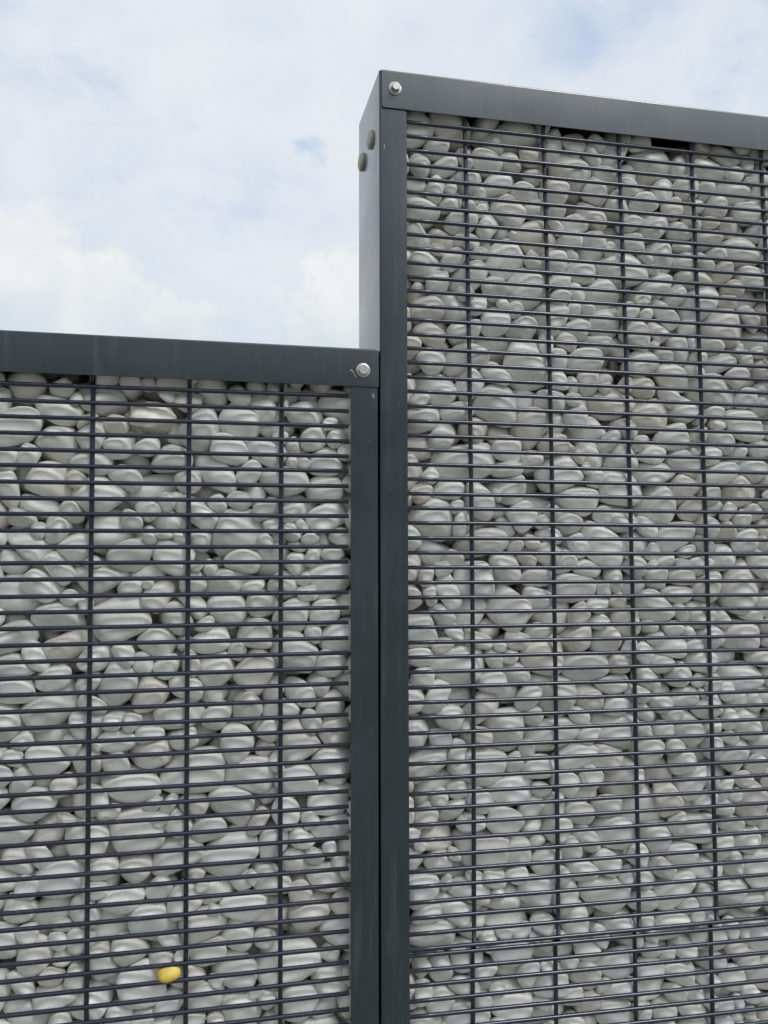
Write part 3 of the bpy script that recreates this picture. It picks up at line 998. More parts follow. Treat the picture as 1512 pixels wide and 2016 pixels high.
1,111,83,61,731,54,-1249,9,19,-124,
4,103,84,47,1685,39,-862,-36,91,74,
11,144,116,89,1411,86,-137,99,31,17,
3,160,109,77,768,104,-69,18,4,70,
0,117,73,66,-146,75,-2856,-9,16,80,
14,95,70,65,-788,58,-1423,-22,-36,-92,
18,93,70,58,1001,48,-1534,19,-102,28,
26,113,82,60,553,58,-1455,-10,-77,-1,
0,107,84,81,1812,72,-267,103,-12,29,
0,119,83,75,405,70,-128,40,-16,82,
22,93,94,57,1007,46,5,73,14,6,
16,75,73,69,-135,51,-2161,-31,-5,-121,
24,92,71,66,1364,52,-3182,-9,20,4,
12,85,68,74,404,48,-1996,-2,16,-9,
5,114,72,55,613,50,-1871,4,18,-7,
24,127,98,101,1227,102,-1688,-18,-23,123,
20,91,71,72,1472,50,-417,3,-89,-89,
11,82,69,63,7,49,-2132,-17,-119,-9,
24,112,89,66,-551,71,-1200,-3,-22,83,
1,95,85,60,1499,64,-3149,-13,29,-11,
4,132,120,84,1265,107,-2150,-5,39,-46,
19,104,87,61,1435,59,-555,23,-59,-3,
12,99,74,59,836,49,-63,-75,-13,5,
2,169,128,121,-397,165,-2176,-27,-19,-1,
25,195,139,118,151,111,-2023,-12,-8,-67,
23,136,116,66,-532,115,-1608,40,15,-98,
19,107,81,62,-44,66,-1594,-62,85,-67,
2,206,160,121,-68,153,-1403,0,14,4,
22,137,96,94,403,67,-3188,17,25,32,
14,97,71,63,759,48,-1875,83,6,-4,
24,109,80,74,1152,64,-1654,-17,73,-64,
10,109,95,63,1520,71,-1529,-25,31,-81,
0,158,149,119,816,163,-991,-27,27,-40,
19,119,91,65,1575,62,-750,-43,-9,-44,
3,92,84,76,1017,54,-711,-23,24,-41,
13,101,62,65,992,48,-371,2,-9,3,
25,121,98,73,1005,68,-310,-16,-21,-28,
4,132,95,84,-967,76,-2591,28,28,35,
8,89,86,64,-246,61,-1018,-31,39,-83,
17,213,159,150,323,127,-2071,-4,-14,-78,
10,136,111,68,1051,82,-1612,19,11,75,
20,98,81,67,856,57,-263,-6,-127,7,
15,120,85,65,529,76,-257,-40,113,15,
3,205,160,104,1831,110,-138,-19,19,-107,
8,87,83,64,-120,99,-2032,13,-56,-29,
15,90,72,47,-400,49,-1924,-16,82,39,
14,87,79,67,-596,55,-1453,-29,22,-63,
17,86,66,65,-543,56,-1414,42,37,99,
18,76,73,71,-993,49,-1250,23,11,-17,
14,73,73,50,-821,48,-1017,-23,15,56,
10,141,83,87,1614,87,-3027,44,24,-77,
25,89,71,49,1389,50,-2565,51,12,-108,
3,91,78,60,1329,51,-2122,-41,38,-24,
13,144,130,117,545,170,-2071,35,-18,-96,
0,85,79,68,1161,63,-1975,-30,-4,-83,
23,101,64,56,1135,46,-1139,4,-46,23,
9,107,70,72,1721,49,-944,22,-61,5,
10,79,54,62,-453,45,-2825,17,61,35,
27,83,67,56,-925,60,-2164,11,-37,-60,
19,76,70,69,-553,61,-1927,-20,26,44,
12,82,63,64,-244,48,-1377,-3,-85,88,
8,145,98,87,-193,116,-1341,73,56,83,
26,86,83,63,950,59,-3152,15,-18,-75,
1,82,67,70,643,57,-2926,13,7,-74,
14,144,94,63,509,74,-2471,1,-39,-61,
20,86,67,52,842,47,-1842,37,-1,15,
0,116,106,63,897,78,-1496,-1,10,62,
11,120,107,85,825,81,-1211,15,-32,-96,
1,116,94,90,1667,75,-260,-28,121,28,
3,104,92,81,-392,56,-3095,-4,12,-35,
8,99,74,67,117,54,-1506,-9,30,-21,
11,130,80,74,-605,83,-989,34,56,54,
4,85,77,68,1246,61,-2915,-12,-1,59,
11,91,88,61,1728,54,-2370,-52,-49,-86,
5,98,80,57,469,66,-2212,0,-12,86,
5,111,95,66,-319,129,-2025,9,-18,46,
1,86,93,66,1338,69,-2220,-19,11,-19,
1,81,70,58,1033,46,-2221,57,-52,41,
13,129,101,79,1504,79,-1605,16,-28,-67,
6,186,124,108,940,142,-1062,-40,-37,81,
6,95,86,61,584,54,-407,15,-1,48,
9,106,77,62,1240,51,-284,19,-39,-12,
25,109,106,67,1451,71,-40,-72,64,-61,
2,86,61,47,-643,60,-2110,4,18,-98,
16,100,81,68,1676,65,-3215,7,2,95,
7,78,61,45,532,46,-2257,49,-54,50,
8,124,102,68,1335,81,-1978,-8,11,-89,
15,91,85,62,400,62,-1341,30,-11,-78,
19,105,78,69,1566,54,-1183,-65,-32,4,
22,92,64,71,1385,47,-954,21,35,12,
21,110,86,80,1685,69,-508,6,7,-95,
27,74,58,50,-773,47,-2179,-99,57,3,
22,112,76,53,-604,71,-1676,-6,-11,-74,
23,99,92,63,1199,82,-2981,-7,1,-29,
8,114,103,64,1767,65,-1961,17,4,-26,
26,81,69,72,931,48,-916,-59,1,-5,
13,95,89,71,935,62,-833,1,-90,1,
24,86,67,68,968,50,-765,-29,11,-4,
4,88,71,64,1226,47,-633,-34,107,50,
11,87,65,71,1237,48,-141,-6,-19,3,
0,186,146,122,-574,165,-2127,5,-8,-7,
7,188,148,108,1791,104,-2320,-21,-10,-84,
8,84,77,64,1615,54,-2192,1,99,19,
0,99,69,58,1233,52,-2082,-6,24,-2,
16,82,72,75,1262,53,-1930,9,45,6,
4,90,75,59,1552,48,-1336,-48,-12,-24,
26,131,105,74,1216,123,-767,51,22,54,
23,80,72,64,618,52,-642,49,64,-58,
23,113,105,67,1352,75,-695,20,46,-34,
3,84,72,67,946,50,-531,-3,3,-39,
7,184,131,116,388,153,-191,29,-15,82,
21,101,84,50,-543,69,-3069,16,-15,-30,
3,176,112,95,-1010,70,-2953,20,-51,23,
6,106,76,58,1549,57,-3251,0,-10,-17,
10,84,68,59,394,60,-2993,-58,25,-95,
19,73,67,45,524,47,-2395,18,94,69,
8,118,78,61,671,71,-1930,-33,75,-55,
17,100,82,66,1285,53,-1459,15,26,-14,
7,86,68,60,1480,49,-681,-80,17,-29,
10,90,64,65,2,63,-2467,-41,44,-85,
17,78,59,53,747,42,-2704,22,-29,-11,
12,177,140,158,1576,156,-2431,29,3,24,
23,110,72,75,1620,73,-1479,24,-37,-37,
17,115,86,68,1576,70,-120,-45,-31,76,
24,171,107,81,1799,96,-33,-10,-56,80,
19,109,72,68,-135,74,-3043,14,-9,84,
19,92,57,63,1001,46,-2157,-27,10,19,
10,112,87,85,674,122,-1841,-47,11,65,
11,102,76,47,1082,50,-1747,59,-12,15,
18,71,75,43,1102,45,-1417,-25,-89,63,
20,96,70,59,76,68,-2919,-23,28,-75,
8,90,72,58,-311,68,-1390,-35,52,-89,
9,81,73,61,1070,50,-2949,4,45,-20,
17,199,160,112,1003,149,-2431,-5,6,-22,
4,74,73,70,1380,54,-2283,72,90,31,
14,125,121,88,732,126,-2067,11,2,33,
6,82,58,50,475,43,-1885,26,61,-106,
18,163,143,110,584,167,-1461,-17,-30,-49,
7,121,114,103,353,76,-1271,-37,-25,80,
6,113,95,69,1806,61,-822,31,60,-79,
2,147,127,86,-732,162,-2305,30,16,88,
0,62,52,49,-950,44,-2212,-38,13,-1,
10,78,63,56,-585,55,-2116,53,-56,-75,
24,141,111,91,137,92,-1737,-15,-26,103,
0,75,61,67,93,52,-1157,-9,-23,37,
0,119,93,69,1578,82,-2523,-4,10,96,
12,69,57,54,464,49,-2421,-64,88,-13,
23,106,78,64,826,71,-2148,-27,-22,96,
16,177,113,126,331,105,-1719,-74,14,-20,
18,84,67,67,1688,54,-1436,59,-92,-9,
7,88,61,62,1074,57,-1282,-18,-15,-84,
26,152,126,83,1508,105,-181,-67,-106,-20,
25,65,63,41,-802,42,-2790,-35,-96,74,
1,90,56,48,11,48,-1564,89,-28,75,
16,60,60,43,-778,40,-1316,42,-53,34,
4,96,65,69,916,63,-2728,35,39,86,
19,106,72,58,743,72,-2319,39,71,53,
6,103,77,70,1788,55,-1148,-3,3,127,
15,110,92,84,713,123,-1120,34,-31,82,
19,87,71,55,1282,43,35,7,90,-89,
27,93,74,66,-225,80,-2650,-3,-58,80,
1,68,67,49,79,39,-1561,-99,39,31,
27,79,56,62,-549,202,-1110,-36,100,25,
17,175,153,128,526,160,-2677,-3,-9,1,
10,97,77,54,1651,65,-2126,52,90,66,
12,121,95,55,1699,82,-1157,-13,-45,43,
24,111,68,80,1280,73,-579,-2,-9,-86,
4,108,90,52,1085,71,-24,-22,48,-75,
2,145,121,89,166,91,-3075,21,-10,-91,
18,90,72,70,-795,62,-3048,5,-5,-90,
24,70,53,56,19,43,-2587,-4,23,4,
13,85,66,42,-467,50,-2385,10,-54,8,
7,71,59,46,-64,45,-1488,47,37,-25,
6,83,59,53,1603,49,-2968,-41,-83,30,
17,82,66,58,1664,48,-2416,4,-21,2,
8,215,160,121,870,157,-1406,4,15,12,
21,74,75,58,689,56,-25,107,-47,-35,
15,72,70,63,-786,77,-2852,-21,104,-16,
8,90,70,62,-146,96,-2227,-25,23,-93,
9,157,112,91,-952,176,-1805,-37,-23,-113,
25,96,68,50,-119,48,-989,29,60,-75,
16,161,149,109,324,97,-2646,-52,-22,-3,
2,70,70,64,1547,67,-2223,-43,11,-20,
26,89,62,58,1594,51,-1808,-62,-88,-65,
15,163,125,106,346,90,-1611,1,-10,79,
25,94,71,72,1519,60,-1096,96,11,42,
11,113,87,81,1791,69,-975,-84,8,-43,
3,75,66,60,946,47,-594,11,20,-33,
14,84,58,66,842,47,-465,-47,-10,42,
2,113,77,60,-112,121,-2382,16,-41,-105,
25,161,144,112,-867,159,-2295,-17,-11,-88,
13,91,77,79,-490,192,-1147,16,5,112,
2,71,63,50,1418,48,-2870,-11,-35,7,
8,111,82,55,1712,70,-2125,-50,-78,67,
23,76,59,61,1382,45,-1840,-54,21,22,
2,95,72,49,437,69,-1700,-26,79,-54,
10,97,92,60,405,100,-609,-11,-57,-42,
13,82,65,50,-378,63,-2619,13,23,101,
3,140,120,98,166,82,-2575,25,3,-53,
17,130,105,71,-798,165,-2534,-14,-26,58,
11,71,68,44,-794,54,-2747,120,-25,-13,
11,70,73,63,-244,56,-1889,14,35,30,
24,88,58,68,14,67,-1836,16,-16,89,
24,185,111,92,-348,182,-1362,-6,15,-5,
5,119,84,70,1237,86,-3248,-4,8,-99,
19,82,55,54,621,47,-3125,-36,-3,31,
9,93,71,66,1273,67,-3012,6,-20,66,
3,112,86,77,817,94,-2537,35,44,-99,
22,71,58,57,793,44,-2260,-8,68,52,
21,172,160,99,1618,165,-1968,-28,8,-6,
5,81,57,48,1544,42,-2055,13,-47,-6,
1,75,69,56,419,50,-1639,-66,-55,47,
6,82,70,53,521,54,-1586,91,-68,32,
22,88,62,46,887,42,-782,74,-30,77,
19,218,150,146,-485,174,-1681,25,-25,1,
27,73,54,35,-10,35,-1696,-94,-2,-8,
1,74,59,38,-193,44,-1669,11,118,45,
22,146,108,91,-1055,66,-1062,20,-4,21,
8,75,50,48,758,40,-2898,92,-17,29,
15,94,66,47,1586,48,-2452,-31,-59,3,
26,73,63,62,1599,47,-2084,76,63,-49,
4,76,63,43,396,42,-1008,-27,109,42,
27,88,82,50,1656,59,-568,108,66,-4,
16,95,82,63,1008,65,-575,44,25,113,
12,82,61,45,1696,39,-49,15,-88,89,
0,197,140,143,18,87,-3209,-8,-4,0,
6,71,51,39,-112,37,-2264,50,71,-33,
15,57,49,50,-786,42,-1707,58,55,99,
22,130,107,89,-943,128,-1292,32,-91,37,
14,198,152,110,745,165,-3051,20,13,15,
9,80,66,57,1080,49,-1809,6,-31,-10,
0,84,76,55,730,84,-1463,13,58,-18,
11,90,79,57,1559,52,-418,2,32,-47,
9,101,69,75,851,74,-129,76,24,69,
18,90,65,58,-123,100,-3140,-48,-28,-7,
8,131,105,60,-14,177,-2878,-39,-1,-85,
13,168,124,115,-828,174,-1492,-101,6,-16,
17,65,63,47,-485,43,-1388,28,-105,8,
17,96,84,73,950,60,-3245,-22,-20,40,
5,84,64,54,1452,59,-3187,-11,-4,45,
0,177,146,118,840,163,-2830,-7,37,5,
15,74,57,41,1174,46,-2739,-10,-61,66,
12,78,51,41,841,37,-2408,-79,-1,3,
15,81,52,47,524,44,-1844,34,-58,104,
27,67,64,41,1156,37,-1737,-77,-39,-29,
22,93,75,45,1575,62,-1011,-3,-1,-78,
13,98,77,68,1506,77,-841,33,-6,-86,
8,182,160,97,1753,157,-544,1,-25,-8,
10,68,58,65,936,51,-273,14,90,88,
17,70,64,53,1105,48,19,102,15,-67,
4,115,92,53,875,72,52,43,82,62,
3,118,88,64,1818,51,51,91,26,-42,
27,79,67,44,-987,38,-2262,69,31,-43,
16,170,125,127,-92,154,-1008,-18,9,-79,
24,81,70,41,844,55,-3157,12,-12,60,
22,63,54,43,690,38,-2899,60,17,10,
10,99,68,51,1421,54,-1791,19,68,42,
23,89,79,56,1779,50,-1760,-17,75,48,
10,92,76,52,1636,57,-1402,25,-55,-92,
22,99,71,55,1603,64,-380,9,-8,-70,
0,82,54,42,572,41,-98,49,-50,84,
6,69,55,41,-353,41,-1797,9,-33,23,
13,63,62,55,944,47,-3027,14,27,82,
7,71,56,53,1312,46,-1883,-8,-17,-26,
22,81,62,44,797,45,-1580,-9,30,22,
7,90,67,50,761,63,-1530,47,-34,-90,
15,72,63,57,437,51,-1280,-26,-45,85,
20,146,99,95,325,63,-808,45,-2,14,
23,60,62,46,568,40,-604,-52,31,42,
16,77,66,74,1513,58,-259,54,95,64,
14,88,86,57,-249,160,-2046,37,-55,-13,
11,67,51,46,-151,40,-1519,-56,34,10,
12,65,60,41,-130,44,-1463,13,-31,96,
3,112,71,73,-685,54,-962,35,-9,30,
13,69,55,66,1517,47,-798,-44,-115,21,
22,61,63,56,764,43,-658,27,-69,53,
18,57,51,42,101,40,-2606,22,-5,-29,
3,81,61,67,-421,97,-1862,-58,-51,61,
2,67,54,48,-737,50,-1732,-66,62,-61,
7,67,58,48,1334,46,-3037,-34,-28,8,
3,90,74,46,1725,54,-1801,-7,16,-53,
15,151,116,109,320,73,-1507,-14,-11,6,
5,63,52,35,478,34,-1614,-107,-2,-18,
15,77,80,62,1751,57,-1398,-13,12,104,
16,144,122,114,1876,85,-612,-18,66,-53,
21,97,84,51,1468,67,-357,-1,-11,61,
8,57,51,44,-417,45,-2879,-33,72,-67,
9,77,62,36,-745,59,-1117,26,-16,-121,
9,60,53,42,1500,41,-3222,-113,17,23,
13,153,129,117,433,172,-3000,-2,36,-8,
4,69,49,35,864,39,-3032,26,-3,9,
22,64,63,53,1450,49,-2913,28,-45,-74,
2,71,66,40,1375,49,-2166,7,-30,22,
13,77,58,48,1204,49,-1910,22,108,-24,
1,89,83,49,1452,59,-1555,-34,-5,87,
4,93,68,61,1732,60,-791,97,-53,-63,
25,80,52,55,1368,41,-795,-26,26,-1,
1,67,64,59,998,54,-644,2,-86,-22,
11,58,58,47,-514,42,-2379,14,-52,-37,
9,69,53,40,1471,37,-1910,65,-22,-17,
15,76,50,54,1583,43,-256,-8,65,109,
20,89,60,55,1756,49,-4,80,-5,97,
21,134,134,86,-656,167,-2390,-10,-6,-81,
20,66,54,53,-341,58,-1607,52,-12,-54,
26,53,42,44,-884,36,-1486,-29,-79,-43,
9,55,50,42,666,37,-3092,57,-21,-26,
9,71,53,52,1611,42,-2258,38,-21,119,
10,67,60,57,733,47,-1931,15,7,81,
6,71,52,46,1304,43,-1554,-38,55,85,
15,74,53,43,623,42,-455,-17,-9,16,
13,75,76,48,1556,42,47,28,54,-95,
8,63,48,52,71,48,-2570,2,-24,-79,
13,125,112,93,-774,174,-2373,-19,13,-89,
1,138,101,87,-1026,87,-1439,-46,51,-73,
18,60,51,46,1257,41,-2216,52,68,-27,
13,83,55,53,1355,52,-1585,60,-25,-17,
26,114,113,105,1823,77,-1475,-32,-86,10,
19,79,58,43,818,52,-1516,6,35,-86,
8,137,112,70,1578,109,-1397,-32,-30,-32,
18,67,61,50,898,51,-1403,57,-27,-87,
3,65,57,53,1262,43,-1139,82,2,40,
20,84,88,55,1302,64,-637,-8,124,0,
10,44,42,37,-310,34,-2962,75,28,-5,
16,165,150,123,-21,173,-2444,28,-19,20,
11,87,61,49,138,38,-1205,100,6,-5,
9,97,67,62,-179,81,-980,-18,-18,52,
16,65,45,32,584,38,-2694,17,18,-3,
23,121,101,83,1784,81,-2111,20,36,-37,
8,169,153,97,391,162,-840,5,-32,16,
22,60,56,44,1207,39,-918,-9,72,71,
14,64,65,54,1054,48,-638,0,13,-20,
1,62,60,36,1298,46,-417,-4,52,14,
6,121,92,68,1243,111,-82,-61,46,-72,
11,81,58,43,-308,58,-3092,17,13,87,
25,152,137,101,-628,158,-2931,0,-4,-75,
19,132,134,112,-162,174,-2433,-34,47,-86,
22,88,73,43,-38,69,-1532,28,-1,82,
1,56,41,42,-717,37,-1590,27,99,-73,
10,59,53,45,-2,45,-1506,-118,-5,-44,
3,61,47,47,-59,44,-1187,-87,67,21,
26,58,58,43,1211,41,-3209,-25,-39,-31,
9,160,130,100,1588,159,-2913,-19,-20,-66,
16,99,64,46,837,92,-2604,-35,-11,78,
16,69,56,51,1287,52,-1835,-48,45,-73,
24,60,52,50,1098,40,-1693,-81,-26,-93,
6,87,67,56,734,91,-364,-20,-1,92,
10,129,127,105,159,125,-1368,35,-15,17,
26,208,158,151,1566,162,-3204,30,31,0,
25,66,47,40,1071,37,-3118,-35,-40,-14,
9,68,51,46,1486,44,-2044,-30,112,41,
7,105,73,88,848,187,-1308,68,-44,-55,
16,55,54,49,990,41,-984,16,-76,40,
3,185,155,117,1185,161,-323,16,14,-12,
18,98,69,64,49,97,-1518,42,66,-18,
26,63,47,35,1651,35,-2990,-24,-89,-47,
5,179,152,93,1182,165,-2687,0,-12,12,
19,141,131,83,331,91,-2534,1,9,-91,
10,63,57,52,1459,60,-1862,14,-103,-5,
8,70,64,43,995,63,-925,-4,84,-12,
18,91,75,44,1232,198,-810,7,86,-4,
0,69,44,38,930,37,-327,51,57,-22,
19,58,58,41,630,42,-238,54,-62,-45,
1,117,91,89,-678,119,-2639,8,81,96,
23,59,47,43,69,41,-1107,30,-14,66,
4,189,155,128,-554,163,-946,-1,42,-22,
26,62,46,46,-107,44,-1157,84,51,41,
24,81,62,64,6,122,-1007,-60,-24,63,
25,60,61,36,486,49,-2714,-58,-37,95,
12,179,160,111,1473,159,-2314,-27,6,-33,
23,62,44,45,1537,45,-2431,79,99,1,
25,68,54,50,862,49,-1442,77,97,-17,
24,95,78,62,703,118,-1395,12,19,-64,
10,54,51,52,1779,40,-767,-1,-96,-59,
4,55,34,39,-176,35,-3015,74,-24,18,
3,175,160,119,-1046,84,-2323,-19,41,-38,
0,206,136,101,-476,171,-1917,16,-5,-6,
8,54,39,39,-20,37,-1648,6,112,40,
25,48,42,40,-536,36,-1508,-7,-114,-47,
20,75,70,46,810,64,-2927,-111,-42,6,
8,117,96,99,1520,180,47,-30,-6,-94,
10,163,121,90,-44,176,-1952,0,11,2,
23,187,115,87,-647,170,-1872,-4,14,-22,
23,110,92,60,-113,101,-1489,14,26,-56,
27,57,35,32,-436,33,-1510,-49,29,9,
20,60,50,37,-95,41,-1054,96,6,-83,
1,100,64,57,1345,107,-2087,-56,-7,21,
15,62,48,33,1007,34,-1197,-52,-75,-56,
22,163,160,108,642,162,-419,-17,-8,-17,
14,63,49,41,465,39,-451,-9,-123,-24,
1,46,42,32,-191,33,-2638,22,-83,87,
24,166,128,146,-366,168,-1794,23,59,-67,
21,107,84,65,-853,161,-1828,58,11,107,
13,149,122,89,1819,86,-2604,-18,-1,-38,
25,54,58,36,1627,42,-2476,38,-15,-92,
4,54,44,44,529,38,-1389,9,80,-88,
0,153,131,104,501,166,-1126,-17,-16,-76,
14,74,60,44,1598,57,-1055,0,0,-123,
14,87,57,55,1246,142,-530,74,-33,-23,
2,140,123,102,516,174,-284,-107,-5,-34,
21,120,96,92,1062,185,-193,15,30,-50,
3,64,42,44,518,36,-216,-28,105,-9,
20,145,127,104,-462,163,-2871,-17,15,77,
22,149,133,80,-13,151,-2700,-33,-17,73,
23,143,107,108,-154,160,-2153,10,-18,-71,
1,51,34,24,-704,31,-2183,-66,45,24,
27,89,55,61,-551,92,-1490,-65,21,-49,
13,96,79,49,-1018,61,-1522,8,-57,32,
14,57,34,28,-487,30,-1031,28,-49,114,
2,49,42,45,-549,38,-993,-78,-8,-99,
3,154,116,117,624,155,-3105,5,17,-88,
22,51,40,38,670,40,-2764,-73,9,-48,
24,63,52,32,516,44,-2618,43,38,19,
7,110,81,70,1816,57,-1839,-1,-14,1,
2,61,45,39,1425,39,-1597,-11,-126,-9,
27,122,87,63,1828,77,-909,16,9,30,
10,63,46,55,1496,44,-740,-20,-25,61,
21,67,50,38,1151,40,-395,-2,105,-53,
23,82,77,69,-975,195,-2924,1,95,-4,
3,70,63,62,145,45,-2649,21,54,-5,
14,113,97,82,-284,153,-2223,13,-37,-42,
24,84,63,46,-612,200,-1119,31,-57,-21,
8,56,38,35,1614,35,-3229,-5,75,-19,
1,160,160,142,1052,156,-2993,-15,5,98,
25,48,43,44,1267,39,-2966,25,-13,-54,
21,112,96,83,1467,131,-2512,-13,1,79,
13,58,45,34,690,39,-1893,11,-124,-19,
18,146,101,111,487,164,-714,-10,12,71,
18,56,43,41,1124,36,-932,-4,120,-27,
0,175,104,127,434,174,-74,84,10,-14,
18,102,81,82,-651,154,-2546,-41,8,-111,
21,43,35,37,-313,33,-2733,28,25,-5,
8,42,38,36,-358,34,-2657,116,17,27,
17,45,48,28,-779,34,-1049,48,-59,-2,
3,47,41,37,387,35,-2577,22,-85,76,
24,125,127,80,1738,110,-843,38,37,-63,
26,129,124,82,1882,80,-396,30,7,64,
26,66,56,39,590,54,-271,-37,50,-90,
5,178,109,124,-866,149,-2897,-12,-9,-41,
18,133,103,90,-409,144,-1568,-67,14,22,
15,69,45,32,-29,47,-1459,-4,43,-34,
0,111,67,61,-35,88,-1219,58,-36,81,
5,128,91,85,310,58,-3051,7,-1,-5,
21,160,115,101,1839,96,-2217,-20,27,91,
11,81,57,39,1525,60,-1041,-6,-26,71,
5,63,41,30,1693,34,-762,75,-30,45,
19,55,46,33,633,36,-290,-60,-65,-16,
11,191,160,101,-506,123,-3140,-20,-1,80,
12,67,41,32,139,36,-2993,58,-39,97,
2,97,94,77,-762,183,-1920,-2,-30,-89,
24,135,106,117,-137,185,-1766,17,-16,8,
15,56,41,29,-493,36,-1497,-14,2,32,
3,118,94,93,108,140,-1272,-66,-46,67,
18,45,41,30,-63,34,-1243,51,-32,70,
26,94,61,53,684,44,-3221,-28,21,-8,
18,132,96,98,304,61,-2456,26,-6,-18,
7,67,60,40,1778,45,-1524,-20,44,10,
5,124,90,90,1851,67,-1281,-32,22,2,
12,183,123,122,1133,172,-890,22,-19,4,
22,54,39,38,1327,44,-459,46,-1,-69,
6,114,85,90,-183,192,-2930,-71,37,37,
16,121,83,62,-1002,86,-2653,-92,-84,-6,
11,137,104,103,-189,185,-1667,50,33,107,
11,40,40,34,-541,34,-1659,-64,54,83,
5,114,79,49,169,50,-1328,19,31,-16,
9,199,150,103,76,162,-1121,5,-5,3,
27,82,52,60,-580,159,-1165,-27,-95,41,
14,130,128,82,1039,174,-2883,13,3,56,
3,165,146,107,468,168,-1874,42,2,-29,
22,117,92,85,844,158,-1698,21,-4,30,
2,152,126,122,1377,173,-920,8,43,-14,
22,176,152,130,950,170,-930,-43,-31,-50,
8,133,145,127,926,164,-503,-8,-47,17,
15,95,75,50,1003,93,-426,-19,-4,102,
8,52,33,32,764,34,-380,-27,-116,-32,
4,131,105,111,862,182,-85,10,24,-40,
17,70,67,59,1730,44,66,-8,87,91,
20,137,132,96,160,171,-3163,15,51,69,
10,129,103,102,-544,174,-2674,35,-48,-6,
22,123,109,67,-44,179,-2027,-14,16,5,
8,48,50,28,-382,39,-1602,40,-19,-60,
2,38,35,35,-21,34,-1250,-1,-61,9,
23,118,101,81,39,78,-943,-35,34,-71,
12,79,81,47,1034,105,-3256,1,-1,122,
16,107,84,93,446,186,-2127,-59,42,-41,
9,111,100,76,1226,120,-1960,-15,-1,32,
17,158,145,120,1593,162,-1783,5,-29,4,
22,171,147,121,1088,157,-1765,12,3,-35,
23,177,149,128,1523,158,-1162,-19,2,-107,
5,166,103,75,322,57,-986,87,-32,38,
26,46,35,36,1034,32,-1245,-48,-38,-111,
6,121,109,95,112,178,-2907,44,-11,109,
26,110,73,84,-114,184,-2898,-48,40,40,
7,126,104,84,-864,132,-1926,101,15,-18,
14,161,144,116,-849,157,-1608,9,-19,-9,
13,208,124,136,123,158,-1495,18,14,-24,
27,151,125,101,1822,141,-2701,-2,14,68,
17,115,88,85,496,185,-2198,1,-27,-14,
4,202,136,146,780,173,-1510,2,10,-11,
8,181,110,108,1050,184,-1442,-32,-31,-19,
8,47,38,40,715,38,-638,-32,-94,29,
25,149,131,124,-422,161,-3047,-26,2,-100,
20,98,90,86,177,90,-2952,-3,42,-34,
11,138,128,81,76,176,-2613,-4,-34,-21,
2,93,81,90,-101,155,-1867,16,13,-7,
26,87,58,45,-315,143,-1595,22,-29,-81,
22,128,108,93,540,154,-3053,38,-32,-88,
0,95,84,52,1787,42,-2433,-81,25,25,
26,92,99,66,1811,64,-2044,-21,40,-87,
7,97,77,53,1796,137,-1673,49,-87,1,
15,69,66,48,1130,79,-903,86,82,-8,
5,94,71,57,1849,42,-331,-16,82,95,
9,182,154,139,-638,162,-3099,-13,-41,5,
21,139,107,99,-358,184,-2447,-22,-46,-21,
24,102,94,57,-490,191,-2285,16,-41,-4,
5,112,80,84,-1027,78,-2205,-35,-6,-35,
20,111,101,97,-253,178,-1808,-91,-17,16,
3,89,76,78,163,53,-1438,40,-54,-8,
13,151,114,72,-855,167,-1021,65,21,79,
0,97,96,72,-902,196,-922,-49,-25,-40,
11,73,57,53,1738,57,-3252,41,-48,-79,
10,198,155,102,715,157,-2694,4,2,2,
17,144,121,121,809,180,-2152,24,-60,-11,
11,182,137,157,1183,176,-2046,-48,-25,10,
20,40,32,35,558,35,-2178,-34,99,67,
20,151,102,83,1770,165,-1305,-59,81,-27,
9,81,65,40,921,199,-1337,-14,12,-50,
14,52,36,29,684,36,-1347,-11,-99,15,
3,181,128,139,1587,165,-1046,-64,34,-32,
0,105,92,69,1010,107,-995,-1,0,-1,
22,143,133,89,676,158,-619,23,-22,-121,
10,119,89,102,1254,179,-596,46,46,72,
24,64,69,43,146,56,-1944,-119,19,-34,
4,129,112,84,-292,176,-1062,-24,0,-43,
11,130,96,87,727,122,-3236,5,5,-81,
17,43,39,24,1665,38,-3268,-11,-13,-15,
4,114,76,66,371,94,-3118,-5,13,42,
11,202,127,109,1246,178,-2995,-25,-21,-9,
25,216,136,157,1428,156,-2902,7,-37,-24,
8,87,66,52,819,95,-1559,-50,19,26,
4,173,139,116,1332,172,-1136,3,35,-10,
5,204,160,107,1393,157,-795,-6,31,5,
20,129,98,104,-65,164,-2103,-54,-23,100,
0,122,94,76,-670,199,-2058,-21,92,83,
17,106,87,89,-743,198,-1559,60,8,-40,
25,146,110,87,1601,163,-3082,16,-3,-92,
2,166,117,116,1002,177,-2697,0,-46,1,
22,126,88,91,1739,193,-1990,69,40,-53,
14,169,136,104,751,156,-1910,8,-45,-84,
21,156,121,79,1111,164,-1663,-14,22,-45,
0,97,79,62,984,136,-1524,-35,44,-50,
14,51,40,26,1204,36,-1557,-112,7,-55,
0,110,76,72,487,182,-1221,0,13,39,
19,113,98,75,647,198,-1263,39,2,-7,
2,75,60,55,1822,52,-1086,-84,-88,19,
3,140,113,109,1193,178,-1069,42,-19,-21,
9,74,61,36,990,83,-1167,105,-45,-54,
5,89,79,69,479,118,-787,44,-31,114,
14,80,84,73,960,200,-62,-87,83,-39,
7,122,80,68,-703,56,-3096,-3,1,-12,
27,154,111,76,63,181,-2978,-3,12,-1,
9,129,105,90,-764,192,-2915,82,17,-34,
18,151,106,98,50,186,-2323,-23,39,10,
21,111,90,82,-191,192,-2232,-33,14,18,
5,114,86,93,185,65,-2135,-63,63,21,
21,108,88,98,-1044,67,-1765,-9,-1,15,
16,131,113,106,-333,186,-1503,33,-86,73,
10,198,131,122,-81,170,-1269,-27,29,-7,
5,151,106,85,-687,162,-1122,3,-7,93,
